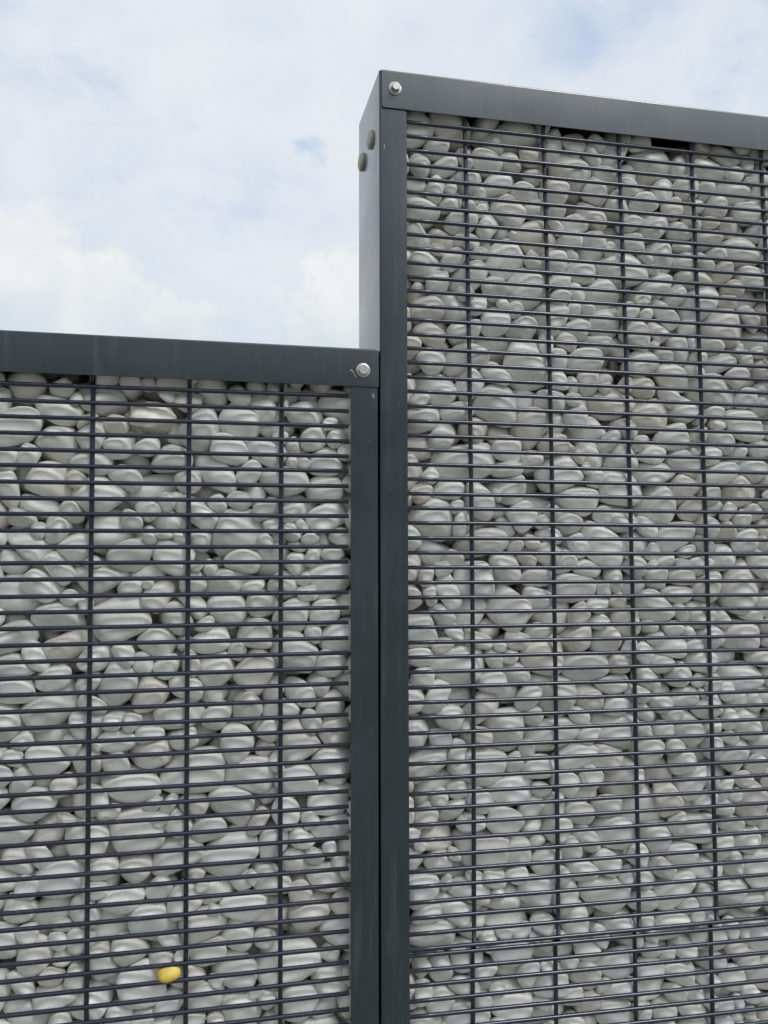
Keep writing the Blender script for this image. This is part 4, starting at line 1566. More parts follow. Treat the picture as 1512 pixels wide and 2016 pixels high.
1,89,70,48,-905,134,-1102,20,118,-42,
3,118,99,106,-964,187,-1075,35,65,39,
4,126,122,100,1238,169,-3100,-5,-20,-35,
24,175,134,118,312,151,-2959,11,10,-88,
26,146,89,89,1800,115,-2435,-6,-87,-80,
24,49,43,31,1495,42,-2086,76,-80,-58,
18,107,76,57,1826,57,-1902,-11,12,0,
14,112,108,78,801,193,-1823,60,-19,62,
23,132,102,102,409,186,-1764,-4,31,0,
11,39,32,37,1300,35,-1599,15,58,99,
2,42,41,31,1783,39,-1365,-15,51,-84,
4,143,100,107,872,186,-1209,-2,-4,1,
26,128,97,65,1295,167,-844,19,-3,73,
17,52,39,34,1327,40,-758,-29,-49,57,
17,145,117,114,664,179,-524,-53,-23,-11,
24,50,41,49,1854,124,-523,45,45,-83,
27,146,121,91,1501,166,-284,10,36,20,
4,161,158,149,933,164,-263,4,12,-21,
27,85,59,64,644,91,-267,18,-40,-51,
15,93,70,61,1747,126,-265,23,14,92,
5,160,129,95,582,153,-73,-5,-4,-97,
3,39,33,32,1751,33,-77,105,-26,-65,
25,175,138,107,154,156,-2742,-1,20,-51,
10,125,136,86,-910,166,-2653,-11,26,-21,
14,163,131,88,-977,147,-2239,35,-41,-53,
25,123,95,96,-334,194,-2074,33,24,-17,
26,153,118,82,-916,181,-2016,10,-20,2,
16,110,77,75,-270,192,-1977,-46,21,-30,
14,187,137,123,-1048,170,-1520,51,26,2,
24,85,68,49,-642,195,-1361,-75,-79,59,
26,97,84,70,177,63,-1255,30,-13,3,
12,97,92,88,175,71,-1140,13,-2,-65,
25,112,97,81,447,161,-3114,-25,-42,-58,
14,133,88,88,1338,143,-3052,21,16,47,
5,109,111,87,1806,58,-2867,45,-22,-30,
13,99,76,55,1260,116,-2659,38,51,-15,
6,160,153,92,725,167,-1197,26,-37,97,
19,159,153,124,1896,90,-1009,-42,-1,-58,
18,113,85,80,1166,192,-770,74,-66,-79,
0,183,127,119,-1019,169,-2735,-42,-1,-28,
6,143,90,99,-653,154,-2239,55,84,57,
23,124,106,105,-162,185,-2049,-1,-23,21,
26,116,85,73,-210,127,-1245,-41,-41,-7,
10,79,53,46,-824,204,-950,18,-12,-19,
3,154,97,77,996,182,-3237,-1,-12,-24,
23,93,84,71,927,194,-2287,28,7,-3,
10,116,94,53,306,43,-2361,-22,-81,-81,
13,126,108,96,1360,178,-2198,-13,3,-105,
26,155,95,90,1540,149,-2040,-20,29,-89,
15,138,96,99,373,191,-1970,13,-10,-10,
14,173,112,105,504,174,-1686,60,-10,49,
25,69,68,48,662,156,-1577,-45,88,-18,
6,177,113,90,1847,87,-1377,-24,-6,-40,
13,106,73,63,695,192,-1420,-104,42,-27,
15,41,37,25,1491,34,-1172,-40,-116,-3,
16,184,139,126,1433,171,-666,4,-12,-23,
20,124,83,55,1619,133,-538,-42,33,-82,
2,117,100,67,-373,177,-2950,14,-6,-26,
11,147,100,66,-676,171,-2860,5,-14,-56,
14,83,64,73,-469,117,-2665,11,60,54,
9,96,79,83,-152,156,-2572,-13,-6,12,
1,52,56,31,-885,93,-2600,-30,91,-33,
4,121,103,68,-797,189,-2006,5,57,-9,
27,104,75,73,-733,155,-1998,94,64,15,
1,113,96,92,-776,194,-1818,15,34,15,
10,126,106,87,-1067,61,-1620,-75,15,-34,
27,82,64,53,-725,200,-1430,-3,-23,22,
14,114,97,78,-960,184,-1381,29,-6,-93,
14,146,117,84,-704,181,-1274,16,-14,19,
16,119,90,77,-51,179,-1169,57,103,18,
15,83,80,58,-1050,52,-988,18,-10,68,
12,73,57,50,-791,203,-991,65,-90,-46,
27,140,96,102,341,177,-3061,-45,31,-50,
10,219,160,114,1840,156,-2948,2,64,0,
11,85,71,62,950,202,-2939,88,49,-74,
23,170,117,91,1605,168,-2732,-13,29,-23,
19,151,106,108,566,190,-2496,12,-26,-2,
9,134,104,83,1737,138,-2193,-14,78,78,
26,134,107,73,1335,170,-2031,5,-2,92,
19,137,107,93,1244,177,-1890,-23,-34,-1,
18,150,145,130,1763,166,-1781,3,22,113,
4,155,152,137,525,166,-1341,6,31,-17,
9,128,94,86,1441,174,-435,0,20,-66,
11,115,91,57,-966,66,-3056,-25,10,-52,
14,147,109,90,32,183,-2542,34,-19,34,
0,137,124,105,154,176,-2423,-10,6,-1,
21,131,103,87,-548,178,-2362,-11,57,-47,
21,114,83,70,-465,184,-2344,5,-24,84,
12,134,84,66,-983,178,-2317,27,5,-57,
0,114,100,86,-247,186,-2140,-95,8,-84,
23,168,152,96,126,159,-1930,-2,1,34,
3,120,91,78,-544,183,-1827,31,-58,-46,
10,78,63,41,595,109,-2811,28,-3,-16,
11,77,54,48,836,145,-2740,-37,-117,31,
11,118,83,63,1236,189,-2364,69,-83,-3,
22,132,108,111,776,170,-2289,9,-45,33,
25,119,118,72,1142,185,-2165,-34,-10,35,
21,72,71,46,1749,130,-1596,-80,5,7,
24,167,105,113,1434,189,-1421,51,7,-23,
12,165,111,84,324,98,-1368,20,50,59,
4,154,113,87,1195,184,-1369,6,12,-16,
0,79,62,69,1083,199,-1269,-56,-85,-60,
16,125,112,93,491,186,-1022,9,-77,99,
16,143,116,116,1760,171,-931,-46,18,15,
22,145,116,85,737,135,-172,14,-83,-4,
27,148,124,120,-956,173,-3083,-5,32,-12,
11,140,113,73,-288,178,-2490,7,-52,-15,
4,72,58,43,-494,109,-2387,100,12,-21,
2,155,138,116,105,179,-2185,70,0,-21,
7,142,101,92,-966,175,-1927,-42,-42,-36,
15,109,68,59,-767,181,-1220,-17,24,-69,
13,114,107,76,-693,149,-1194,29,14,78,
25,127,94,66,-992,197,-1182,-93,56,40,
11,128,117,87,-694,181,-972,19,-15,-12,
24,145,131,90,625,164,-2969,-20,-13,-32,
19,165,113,109,1281,187,-2844,52,-1,2,
9,117,95,88,1400,188,-2559,-1,-17,-7,
5,69,70,53,552,199,-2604,-23,2,-90,
27,192,113,105,648,176,-1987,-22,11,-18,
14,128,119,85,1244,169,-1765,28,22,12,
20,68,44,42,877,108,-1599,49,-109,15,
10,184,155,105,1375,150,-1604,-9,4,10,
0,127,129,78,815,176,-1623,-2,-30,-55,
11,151,138,134,1841,172,-1182,46,-24,-20,
27,96,61,55,1294,148,-1278,34,-61,100,
3,147,116,127,310,89,-704,52,-5,-53,
24,103,90,70,1507,121,-391,62,-13,-9,
2,160,115,79,1836,177,-227,7,20,-11,
23,149,129,110,1026,173,10,13,-15,125,
24,116,102,86,1270,194,27,67,-64,2,
2,85,83,49,393,62,92,-20,7,-82,
3,151,107,108,-807,147,-3105,38,19,0,
1,120,72,73,-117,182,-3142,61,-32,-63,
6,144,97,101,71,176,-3068,25,14,24,
3,130,101,100,-225,187,-2737,8,17,30,
11,123,102,87,-446,186,-2628,6,4,-25,
4,133,115,99,-1054,107,-2531,-2,-1,-36,
20,125,97,62,-716,193,-2475,-71,45,-16,
6,89,69,64,178,49,-2440,20,1,13,
2,87,91,59,-1021,194,-2185,10,3,-126,
16,100,95,81,-637,191,-1726,-111,17,-38,
12,95,81,86,-255,190,-1589,-8,-124,8,
26,123,112,99,-28,177,-1513,6,12,-108,
5,111,101,101,-793,186,-1382,-8,-5,26,
11,93,63,64,-580,206,-1412,63,-1,109,
14,72,65,68,-230,161,-1399,47,-99,63,
21,69,55,33,154,46,-974,-1,-17,16,
18,108,95,59,533,190,-3196,-11,-22,13,
25,62,63,53,1630,79,-3255,-26,-3,-62,
22,91,54,47,1293,212,-2929,-61,5,-9,
2,156,113,96,886,174,-2658,-5,-34,-9,
1,145,111,84,737,152,-2532,16,-12,84,
8,140,136,91,1025,170,-2324,-43,55,-37,
9,114,111,102,1729,187,-2399,-62,60,84,
25,161,137,136,1596,173,-2218,-8,-52,13,
1,181,112,82,1869,75,-1764,-6,35,2,
18,202,160,131,1909,120,-1658,3,5,-91,
19,166,131,124,968,180,-1620,33,-38,-5,
2,102,73,77,1450,135,-1668,-38,59,-88,
9,85,68,45,434,195,-1648,27,-35,-98,
2,133,115,89,1733,148,-1516,-22,0,-101,
4,105,79,64,1486,134,-1372,-2,-41,120,
5,46,44,41,1806,35,-1338,-3,60,-53,
6,150,119,104,666,177,-932,6,63,4,
6,96,88,60,566,192,-711,0,84,-1,
6,121,97,92,1279,154,-681,33,-4,28,
26,179,148,110,998,177,-610,35,-50,5,
15,181,139,121,1406,173,-543,25,-14,-3,
2,130,112,89,646,173,-232,-27,-31,120,
20,141,111,106,1392,173,-221,6,-66,-63,
25,108,109,72,1301,130,-153,-26,-70,-70,
13,121,100,101,690,197,46,-59,38,32,
23,113,75,62,-133,154,-3072,-51,32,-13,
6,124,82,69,-307,177,-3080,62,30,48,
19,96,78,77,-320,192,-3004,-9,-43,99,
13,85,51,59,-638,214,-2663,-29,10,2,
23,52,48,32,-611,135,-2675,3,21,-77,
10,84,83,66,180,76,-2382,-5,4,-7,
5,126,79,76,188,171,-2094,22,-1,-83,
18,113,73,70,-685,186,-1947,-34,13,-98,
12,106,100,85,-4,181,-1870,21,7,41,
8,123,88,61,56,193,-1816,12,57,7,
6,81,63,67,-249,169,-1725,2,-12,-83,
6,133,86,60,-189,181,-1097,85,65,3,
23,130,111,75,37,197,-1021,10,-99,-79,
1,67,57,53,862,46,-3256,-43,3,48,
25,111,96,75,1131,192,-3079,-6,-30,14,
27,92,99,90,512,191,-2946,-28,5,-44,
12,162,122,111,318,175,-2836,37,-90,-73,
21,140,101,99,1523,191,-2824,-47,40,16,
14,143,102,104,1479,192,-2682,-29,-21,2,
25,104,91,73,1273,191,-2626,12,46,-13,
17,62,55,37,896,205,-2423,22,22,88,
12,117,76,75,710,193,-2126,9,-57,32,
0,104,65,52,1387,185,-2073,26,-11,-81,
18,110,87,81,439,181,-2046,19,18,91,
24,145,131,102,1805,164,-1903,-40,-39,80,
2,95,87,52,1509,192,-1942,69,-13,-106,
21,85,87,71,1055,176,-1919,4,5,50,
6,62,54,52,667,207,-1733,88,4,30,
18,94,74,59,610,204,-1580,-53,51,-1,
27,154,134,104,1742,163,-1414,49,44,44,
13,131,81,83,412,203,-1266,-31,27,7,
24,125,113,84,1388,195,-1040,53,26,-24,
23,116,97,74,579,147,-977,67,17,-49,
18,83,71,66,789,200,-897,-9,-35,-67,
16,110,105,77,1506,191,-912,-9,-97,-59,
21,128,101,114,385,173,-696,53,-57,-41,
5,153,155,139,331,158,-578,37,-34,-75,
6,86,73,71,1872,49,-526,26,-12,34,
13,149,140,94,1903,182,-549,-51,35,-3,
27,90,85,74,492,124,-198,47,-41,-25,
6,144,133,87,1710,162,-186,17,-34,35,
7,82,56,47,432,195,-1,16,16,90,
6,76,77,66,-57,170,-3211,40,7,70,
14,121,110,113,-381,181,-3147,22,-16,38,
0,66,58,41,-390,124,-2648,125,20,-11,
17,133,93,69,-56,193,-2612,20,24,-22,
12,106,79,91,-519,184,-2551,26,-14,-107,
6,133,101,111,-937,179,-2539,-39,37,-1,
20,106,89,84,-385,196,-2561,0,16,19,
24,94,82,52,180,61,-2498,36,16,40,
9,67,56,58,-640,208,-2453,4,-97,82,
6,90,52,49,-548,210,-2437,-14,38,3,
26,77,53,54,189,138,-2345,-30,120,-26,
13,56,49,28,-830,225,-2388,-41,-84,-63,
15,89,69,55,-609,204,-2296,3,122,-13,
27,107,97,76,43,147,-2081,-14,8,40,
24,90,80,74,-439,200,-2092,28,-19,-2,
16,76,69,60,-488,200,-2042,-14,34,-82,
27,75,70,60,-874,203,-1884,-75,87,-1,
9,87,70,76,-722,200,-1750,-2,-19,-19,
16,106,104,74,-945,185,-1462,-10,2,-83,
13,77,73,46,-545,203,-1474,-23,-7,-10,
16,67,45,52,-672,196,-1396,95,83,6,
15,122,90,86,-278,191,-1223,45,27,-37,
27,48,35,32,-16,218,-1344,-47,57,-5,
5,89,81,68,-135,178,-1161,-8,-48,-14,
6,93,69,47,-680,203,-1062,-18,31,3,
23,90,85,70,-63,204,-1098,5,-82,-96,
11,167,102,117,-380,179,-993,51,-23,13,
20,87,67,67,-266,185,-991,68,-91,47,
12,117,106,74,-41,65,-918,8,-72,-7,
16,79,74,53,1740,135,-3254,-10,7,-45,
26,95,69,67,1419,125,-3200,5,1,-13,
26,146,132,99,961,174,-3149,8,16,-2,
12,111,83,86,1579,190,-2546,38,31,6,
9,173,137,94,861,169,-2356,-9,-25,-16,
20,68,60,42,1122,208,-2508,-83,56,-51,
0,101,88,61,1039,188,-2229,0,-8,-85,
19,84,69,40,690,179,-1801,-34,12,-44,
21,151,109,85,1689,194,-1664,-73,16,11,
19,105,89,80,1762,199,-1592,32,-10,-13,
4,53,35,25,1749,68,-1474,-38,48,-41,
19,89,88,77,1569,150,-1326,10,-17,-21,
8,141,117,96,1436,180,-1239,17,30,10,
23,166,112,110,1675,181,-1210,-10,-15,6,
20,158,120,116,1809,163,-1077,-14,-5,66,
22,137,100,97,1671,179,-777,-61,-23,0,
9,126,102,62,490,165,-574,-11,20,50,
22,128,86,76,1787,194,-616,-125,-5,-23,
22,115,77,52,1863,180,-454,91,83,-15,
9,112,90,82,1001,178,-361,24,-23,72,
0,162,114,84,680,179,-317,-30,-16,-10,
9,187,155,135,-205,148,-3206,-27,-13,-114,
9,127,97,70,126,179,-3245,-2,2,-47,
12,115,77,64,176,68,-3178,-8,22,36,
18,61,47,40,-155,216,-3058,-68,20,-1,
18,121,89,85,-992,184,-2834,-63,25,-43,
3,106,95,78,-567,182,-2844,26,-4,-75,
7,142,116,101,-393,180,-2717,1,-11,6,
22,97,72,63,5,206,-2142,-45,68,91,
15,90,77,81,57,200,-2005,17,81,-25,
23,152,105,72,-403,179,-1993,-16,-13,31,
4,105,107,92,-313,186,-1904,29,-10,-74,
1,91,77,79,-468,198,-1814,-72,65,66,
18,90,95,82,180,192,-1606,101,-23,37,
25,79,74,52,-244,206,-1329,67,-40,-22,
6,118,87,59,-762,177,-1143,53,55,71,
3,98,68,47,-884,197,-1115,-1,77,74,
26,82,66,40,-216,140,-1025,-14,21,-48,
3,121,124,80,-181,177,-960,-44,-30,90,
15,112,72,74,641,203,-3189,25,-12,-3,
20,68,63,45,1668,208,-3030,-45,-52,9,
5,114,93,70,1506,178,-2984,-10,16,-92,
25,125,128,86,1737,169,-2780,3,-12,100,
21,136,125,84,838,160,-2453,13,-12,-74,
13,77,52,39,414,199,-2500,-24,-5,89,
4,145,114,116,314,176,-2448,10,8,3,
13,132,113,71,662,176,-2474,0,-91,-7,
1,119,105,74,606,183,-2393,-24,4,125,
0,121,90,112,561,189,-2302,0,24,6,
22,126,102,64,1100,187,-2306,-16,55,-1,
8,219,160,110,1886,166,-2155,-36,18,-6,
4,112,115,95,807,184,-1998,13,-39,-17,
14,92,72,67,944,176,-1996,42,-36,-43,
13,103,84,76,360,194,-1674,9,17,-3,
11,132,117,81,1229,158,-1580,5,33,-64,
22,132,87,64,1503,193,-1558,-3,7,-11,
18,85,61,73,482,207,-1475,-3,3,3,
13,141,109,119,1630,176,-1460,60,-58,26,
12,136,95,80,1865,172,-1285,10,4,-68,
8,110,85,63,942,193,-1281,-104,-48,-8,
25,72,56,41,900,210,-1143,126,7,-3,
26,134,91,95,1277,197,-990,26,-68,7,
1,52,41,31,1419,134,-1174,4,99,-13,
10,40,35,24,697,220,-1123,51,103,-31,
17,164,129,88,1526,173,-742,-10,-33,-11,
26,135,101,110,988,151,-742,-5,91,-82,
23,117,76,75,1083,179,-775,32,44,77,
8,138,97,70,301,79,-491,13,1,-61,
24,138,136,108,1651,187,-474,45,-96,50,
4,153,160,120,812,173,-409,56,-22,84,
23,80,57,43,516,136,-497,66,-1,-99,
23,203,145,133,1963,164,-322,10,-4,-11,
20,150,136,111,1598,170,-250,17,60,15,
8,50,41,48,1524,217,-180,115,21,48,
11,178,113,123,306,98,-109,-1,13,-71,
11,125,88,87,1121,171,-56,72,-62,-69,
25,80,76,51,1871,87,-57,-4,-55,17,
6,83,66,51,1620,186,90,35,40,-112,
22,104,87,56,-282,197,-3151,-26,-23,-21,
23,125,107,83,-320,85,-3156,-23,14,-68,
20,85,66,65,-524,139,-2940,28,-7,124,
10,45,31,31,-320,221,-3135,-9,-35,-18,
15,132,97,95,-345,171,-2863,17,-15,68,
16,108,78,58,138,193,-2815,-5,-16,27,
7,126,100,72,-317,180,-2624,-11,-27,-10,
9,104,73,70,-90,193,-2532,6,6,-35,
11,95,75,49,-159,215,-2616,-72,-42,-21,
22,92,81,70,-847,192,-2599,39,33,88,
17,91,80,60,-446,196,-2510,4,-25,4,
2,120,92,103,-461,181,-2435,14,13,-72,
4,99,80,72,-1037,193,-2373,11,31,4,
3,83,79,75,147,198,-2293,33,8,51,
20,65,56,40,54,211,-2257,-17,44,38,
12,79,62,56,-583,174,-2039,15,-23,-107,
13,86,62,55,-245,134,-1889,-30,-43,60,
16,99,89,60,187,147,-1687,-70,-14,-100,
1,72,56,43,-946,214,-1637,-1,-113,52,
27,62,45,34,-1036,120,-1623,-19,5,-34,
21,106,80,59,22,152,-1573,-67,-46,29,
26,104,81,82,-1041,201,-1426,28,41,-21,
7,123,87,95,60,193,-1348,15,4,7,
7,72,73,54,-535,201,-1202,-5,-114,7,
17,142,121,74,44,184,-1213,-45,-13,-1,
25,98,97,93,-762,172,-1057,30,-48,-97,
23,78,56,65,-286,196,-929,-70,-49,81,
21,71,52,40,-410,40,-949,33,61,-19,
3,96,90,62,646,97,-3248,4,-9,77,
2,45,34,32,1672,130,-3264,-19,3,-26,
14,91,80,73,1370,197,-3205,20,-37,36,
23,89,74,69,1669,196,-3130,18,42,59,
12,133,115,119,1477,178,-3067,5,30,13,
10,92,73,80,983,187,-3066,57,-29,-74,
12,110,102,72,888,185,-3063,34,-13,-18,
5,112,116,94,977,180,-2813,-5,-16,6,
5,131,103,103,555,182,-2784,101,10,9,
8,123,103,99,1354,171,-2715,-97,-29,21,
9,64,56,43,426,190,-2715,-28,-75,88,
25,114,100,78,766,191,-2605,12,5,15,
26,130,124,91,1003,172,-2577,-12,-15,-52,
21,124,130,98,863,181,-2548,31,31,-52,
14,121,81,68,1378,198,-2637,4,-4,12,
19,92,77,59,1118,198,-2571,94,58,-28,
27,134,90,67,1420,194,-2475,-38,-21,-14,
17,86,55,57,1713,213,-2469,54,25,112,
27,155,122,71,1005,169,-2159,-16,4,-44,
8,116,87,88,618,186,-2220,-71,30,29,
10,99,90,86,1473,191,-2194,-4,21,-4,
3,72,52,38,1535,203,-2150,-31,-72,67,
18,103,81,95,1309,185,-2103,45,-55,-62,
15,71,53,36,1453,200,-2074,-16,-11,93,
8,138,105,97,310,112,-1933,48,36,-19,
23,104,72,52,1326,204,-1835,21,-108,54,
8,100,75,67,593,138,-1873,17,10,21,
19,128,89,65,1184,199,-1829,24,-23,6,
3,81,67,43,725,206,-1855,77,63,-5,
3,90,72,58,1459,196,-1712,39,23,-69,
12,117,98,78,1322,179,-1707,12,-6,46,
24,146,100,75,1220,197,-1646,51,18,-32,
5,145,125,96,1113,192,-1560,86,6,2,
15,137,93,76,1865,78,-1563,25,-17,-43,
22,105,74,72,1211,167,-1449,27,30,-44,
7,105,82,78,1854,190,-1374,58,-79,39,
26,125,114,85,385,172,-1339,-14,44,28,
12,97,66,58,1314,207,-1374,-86,22,19,
25,107,98,98,1371,183,-1317,34,24,110,
14,52,34,31,965,219,-1354,-43,-41,-39,
3,123,82,71,1646,174,-1129,31,-17,-72,
8,104,114,96,986,182,-1162,31,29,48,
26,74,71,42,397,207,-1021,112,4,48,
3,94,75,69,614,202,-1014,-65,-11,-108,
6,91,77,81,770,198,-1079,-6,11,7,
10,125,109,72,1815,180,-860,9,42,-3,
22,151,120,99,1897,150,-817,20,-6,39,
5,118,105,95,815,187,-661,6,5,4,
23,72,54,40,906,195,-756,-97,-68,30,
5,111,110,76,1625,188,-627,-68,-19,-2,
19,101,75,58,1331,139,-607,-35,53,22,
24,150,120,108,1141,179,-540,22,10,2,
18,65,49,39,414,155,-548,66,27,89,
3,110,76,80,1298,186,-484,34,-33,68,
24,77,60,34,584,133,-468,-24,-25,-108,
2,162,116,92,1977,182,-445,104,8,-3,
0,85,64,55,1288,194,-380,-65,-23,64,
6,98,82,54,1838,188,-406,-1,-33,-84,
10,99,73,84,558,198,-371,-38,67,100,
14,92,79,57,1135,149,-212,-66,6,97,
21,94,86,85,1127,196,-141,93,52,-30,
10,76,78,59,1611,157,-160,67,-66,-11,
16,96,74,71,667,187,-130,-19,48,80,
27,98,75,61,1439,196,-60,-3,-22,13,
15,120,89,65,685,148,-52,11,-110,-38,
10,58,48,37,366,120,-31,-82,-51,-36,
25,109,72,78,1443,171,0,-49,49,-72,
2,84,64,47,1722,108,-39,-94,34,-60,
27,63,43,38,-179,36,-3258,-40,10,5,
2,63,53,37,-287,206,-3261,-5,-6,-23,
27,78,53,51,-551,198,-3254,37,26,62,
26,65,56,34,113,44,-3263,-9,-9,-11,
19,72,68,49,-602,48,-3252,-61,-31,31,
4,137,133,98,-1013,81,-3232,-13,18,87,
3,44,44,31,-659,41,-3264,-3,-4,42,
11,146,117,95,-460,177,-3229,16,-24,-29,
9,81,84,65,-876,60,-3242,-8,-70,-8,
1,100,67,48,-84,207,-3251,25,7,11,
25,77,74,53,-415,48,-3252,-34,-6,-11,
26,104,88,80,-790,58,-3242,-10,-8,-20,
5,130,111,78,-339,96,-3240,-22,24,-81,
23,145,134,96,-760,169,-3214,-37,-38,61,
17,110,82,66,-1094,196,-3250,-13,-13,-5,
3,125,81,91,-536,85,-3230,-11,13,84,
17,148,147,137,-1161,94,-3220,0,-29,70,
1,107,78,77,-900,181,-3246,-36,32,-38,
16,89,74,48,-93,128,-3256,-4,11,-106,
23,96,71,57,65,192,-3188,13,79,84,
26,118,72,74,-989,186,-3237,-28,-20,-58,
12,187,129,105,-648,118,-3226,-2,1,21,
18,100,72,70,7,190,-3248,6,-9,-42,
17,79,60,63,-253,47,-3245,5,8,-20,
10,71,58,44,-378,206,-3258,12,24,-2,
25,116,110,94,-415,73,-3184,-19,-33,-31,
26,63,43,43,-483,98,-3259,27,2,89,
11,82,63,46,-477,45,-3238,-5,70,-32,
1,109,92,95,-916,112,-3186,21,-42,-37,
15,79,60,41,182,110,-3258,13,2,30,
25,127,105,85,-858,192,-3174,31,38,-20,
13,145,122,134,-1066,175,-3154,5,-5,-8,
27,148,115,86,-11,175,-3133,-3,-2,14,
0,94,73,59,-324,198,-3216,1,-12,7,
25,53,41,45,-1212,214,-3259,-26,-16,12,
21,61,51,41,-609,207,-3260,-13,-12,62,
16,141,107,81,-774,77,-3162,-21,-1,2,
3,63,45,37,-704,187,-3260,-4,-8,-15,
13,123,110,87,-993,72,-3130,2,-10,52,
18,128,87,83,-125,56,-3207,27,-66,5,
16,100,77,95,-1190,199,-3187,38,-9,11,
23,140,139,102,-1163,77,-3106,17,19,53,
7,89,68,49,-661,60,-3154,-8,22,112,
24,93,65,63,180,49,-3242,-13,26,6,
1,100,94,85,-882,64,-3118,-6,39,12,
24,72,53,51,-1206,211,-3120,-71,-43,-1,
18,56,45,38,-660,214,-3258,16,-112,53,
13,99,84,69,-1150,188,-3095,-41,-39,56,
8,86,67,54,-594,47,-3182,14,75,-100,
4,93,62,73,-196,199,-3113,18,33,-40,
23,88,84,55,-512,193,-3088,-3,-18,-13,
20,96,87,79,-1057,61,-3073,-66,27,42,
22,113,72,69,-1203,192,-3048,50,-42,74,
25,56,40,28,-662,30,-3231,81,-2,9,
9,106,103,68,-1195,67,-3005,0,40,-3,
14,121,77,55,-69,205,-3075,-33,-8,0,
15,145,127,89,-552,171,-3010,-1,16,-7,
1,49,48,45,-189,39,-3209,41,-5,-84,
5,164,147,116,-1098,159,-3014,5,12,45,
26,74,47,53,-799,39,-3111,-53,-13,-14,
25,131,114,78,-109,175,-3004,19,-1,-46,
22,104,86,81,-231,195,-3021,-27,-15,-21,
22,58,50,31,-1034,220,-3108,-51,-51,-95,
18,104,92,84,-815,194,-3016,-9,-98,-15,
2,65,61,42,-36,148,-3066,98,-7,14,
10,79,57,41,-1182,44,-2953,26,52,21,
8,104,77,72,-466,186,-2957,-3,1,95,
20,91,61,60,188,189,-3092,-16,43,-45,
16,81,65,51,-264,210,-2949,39,4,15,
14,111,79,89,-1111,65,-2934,-67,-32,47,
4,82,50,38,195,55,-3011,6,17,-108,
15,153,121,87,-1080,176,-2909,24,9,-31,
12,122,94,66,170,190,-3002,-86,-19,85,
21,88,68,63,-18,203,-3015,-31,-18,-119,
11,61,53,52,-1012,212,-3019,-62,-32,-33,
24,79,69,60,-532,209,-2912,56,25,-22,
1,83,67,56,-43,206,-2947,7,-19,13,
2,65,68,39,-888,216,-3013,-16,-91,-85,
0,53,39,33,-951,219,-3011,69,4,-7,
21,73,64,60,-1007,145,-2998,-27,-75,16,
16,107,105,67,191,182,-2883,-29,-88,15,
7,69,53,41,-280,197,-2903,22,-30,-42,
7,172,140,130,-1071,90,-2833,39,17,-18,
4,57,40,29,-1220,143,-3177,89,-63,51,
19,95,81,51,-1185,105,-2941,-37,-19,-20,
4,127,110,110,-1188,162,-2874,14,-9,84,
18,88,79,80,-1198,52,-2876,18,3,-23,
14,115,73,80,44,204,-2829,-38,-1,8,
20,96,79,72,-1117,200,-2806,3,37,19,
13,118,102,96,-1188,136,-2775,22,-10,88,
9,75,70,63,-759,148,-2843,-81,34,-22,
16,95,62,75,-427,201,-2799,78,-3,-2,
16,61,48,29,-938,222,-2969,-99,-8,-23,
21,84,73,48,-515,210,-2800,-56,32,16,
5,81,78,70,-1197,200,-2707,0,7,10,
23,43,36,28,210,216,-2979,30,78,66,
2,63,47,56,-1217,46,-2809,73,58,-53,
5,168,117,89,-1167,102,-2688,-4,6,75,
12,89,61,62,41,205,-2755,13,-14,3,
15,106,81,70,-1033,54,-2733,-18,-43,7,
24,90,78,78,188,60,-2707,-24,67,-61,
21,90,71,58,-1194,202,-2644,-16,4,-8,
15,111,73,64,-1119,187,-2664,-60,19,-73,
16,53,52,44,-920,214,-2728,-16,-109,61,
23,80,69,49,88,203,-2677,-9,-24,19,
0,117,108,81,-1179,70,-2598,-22,0,-5,
10,113,99,89,164,132,-2652,23,7,0,
5,85,72,54,-283,200,-2685,-23,-27,5,
17,85,80,50,-1202,163,-2593,12,15,64,
9,88,93,82,-1047,169,-2615,61,77,20,
9,101,104,68,-1078,84,-2679,-6,-78,-6,
3,70,59,57,-1009,207,-2658,48,47,-15,
14,57,45,41,-229,111,-2749,113,-15,42,
7,108,68,65,-582,203,-2589,-5,-84,-2,
9,112,85,72,-227,168,-2635,-9,-92,-50,
20,78,58,50,-731,208,-2685,11,63,110,
16,65,60,40,-781,178,-2645,70,-101,-4,
6,110,75,56,-694,187,-2607,-49,18,90,
7,112,81,75,-1184,108,-2527,0,63,-110,
15,114,79,90,-1121,182,-2578,-87,-57,42,
9,81,54,60,-983,210,-2604,-6,38,10,
11,66,61,46,-819,217,-2663,-35,81,64,
19,55,40,41,-1218,145,-2645,28,92,-3,
25,97,72,77,181,197,-2586,-22,20,41,
21,62,59,50,-286,208,-2561,-18,9,3,
4,110,73,70,-754,202,-2586,7,-47,-2,
24,65,48,45,-644,215,-2579,66,-25,-15,
14,123,73,65,-1073,74,-2604,0,11,111,
5,117,100,66,-197,207,-2530,81,24,-16,
0,97,70,67,-589,194,-2497,-27,-44,14,
5,115,94,72,-1182,190,-2522,-4,-4,1,
16,49,46,33,-254,220,-2637,39,-71,49,
0,89,73,66,176,201,-2513,6,9,-8,
2,78,64,58,-1204,52,-2496,41,7,-9,
12,64,51,36,-981,155,-2609,-58,-28,-108,
11,63,57,35,-233,211,-2593,-30,-5,5,
8,104,65,57,-1045,204,-2534,-25,-78,-74,
7,112,91,61,-1015,194,-2463,-1,58,-95,
12,151,132,122,-1132,164,-2439,31,17,15,
11,68,49,51,-1105,47,-2563,-100,39,67,
16,134,89,87,-1100,60,-2467,3,-23,-4,
20,133,106,74,-1141,76,-2381,25,-10,97,
27,80,64,46,-655,212,-2519,95,-30,42,
25,57,52,31,-1099,212,-2518,14,-58,-103,
7,52,34,38,207,149,-2585,40,40,-79,
12,123,91,69,-270,187,-2391,19,45,19,
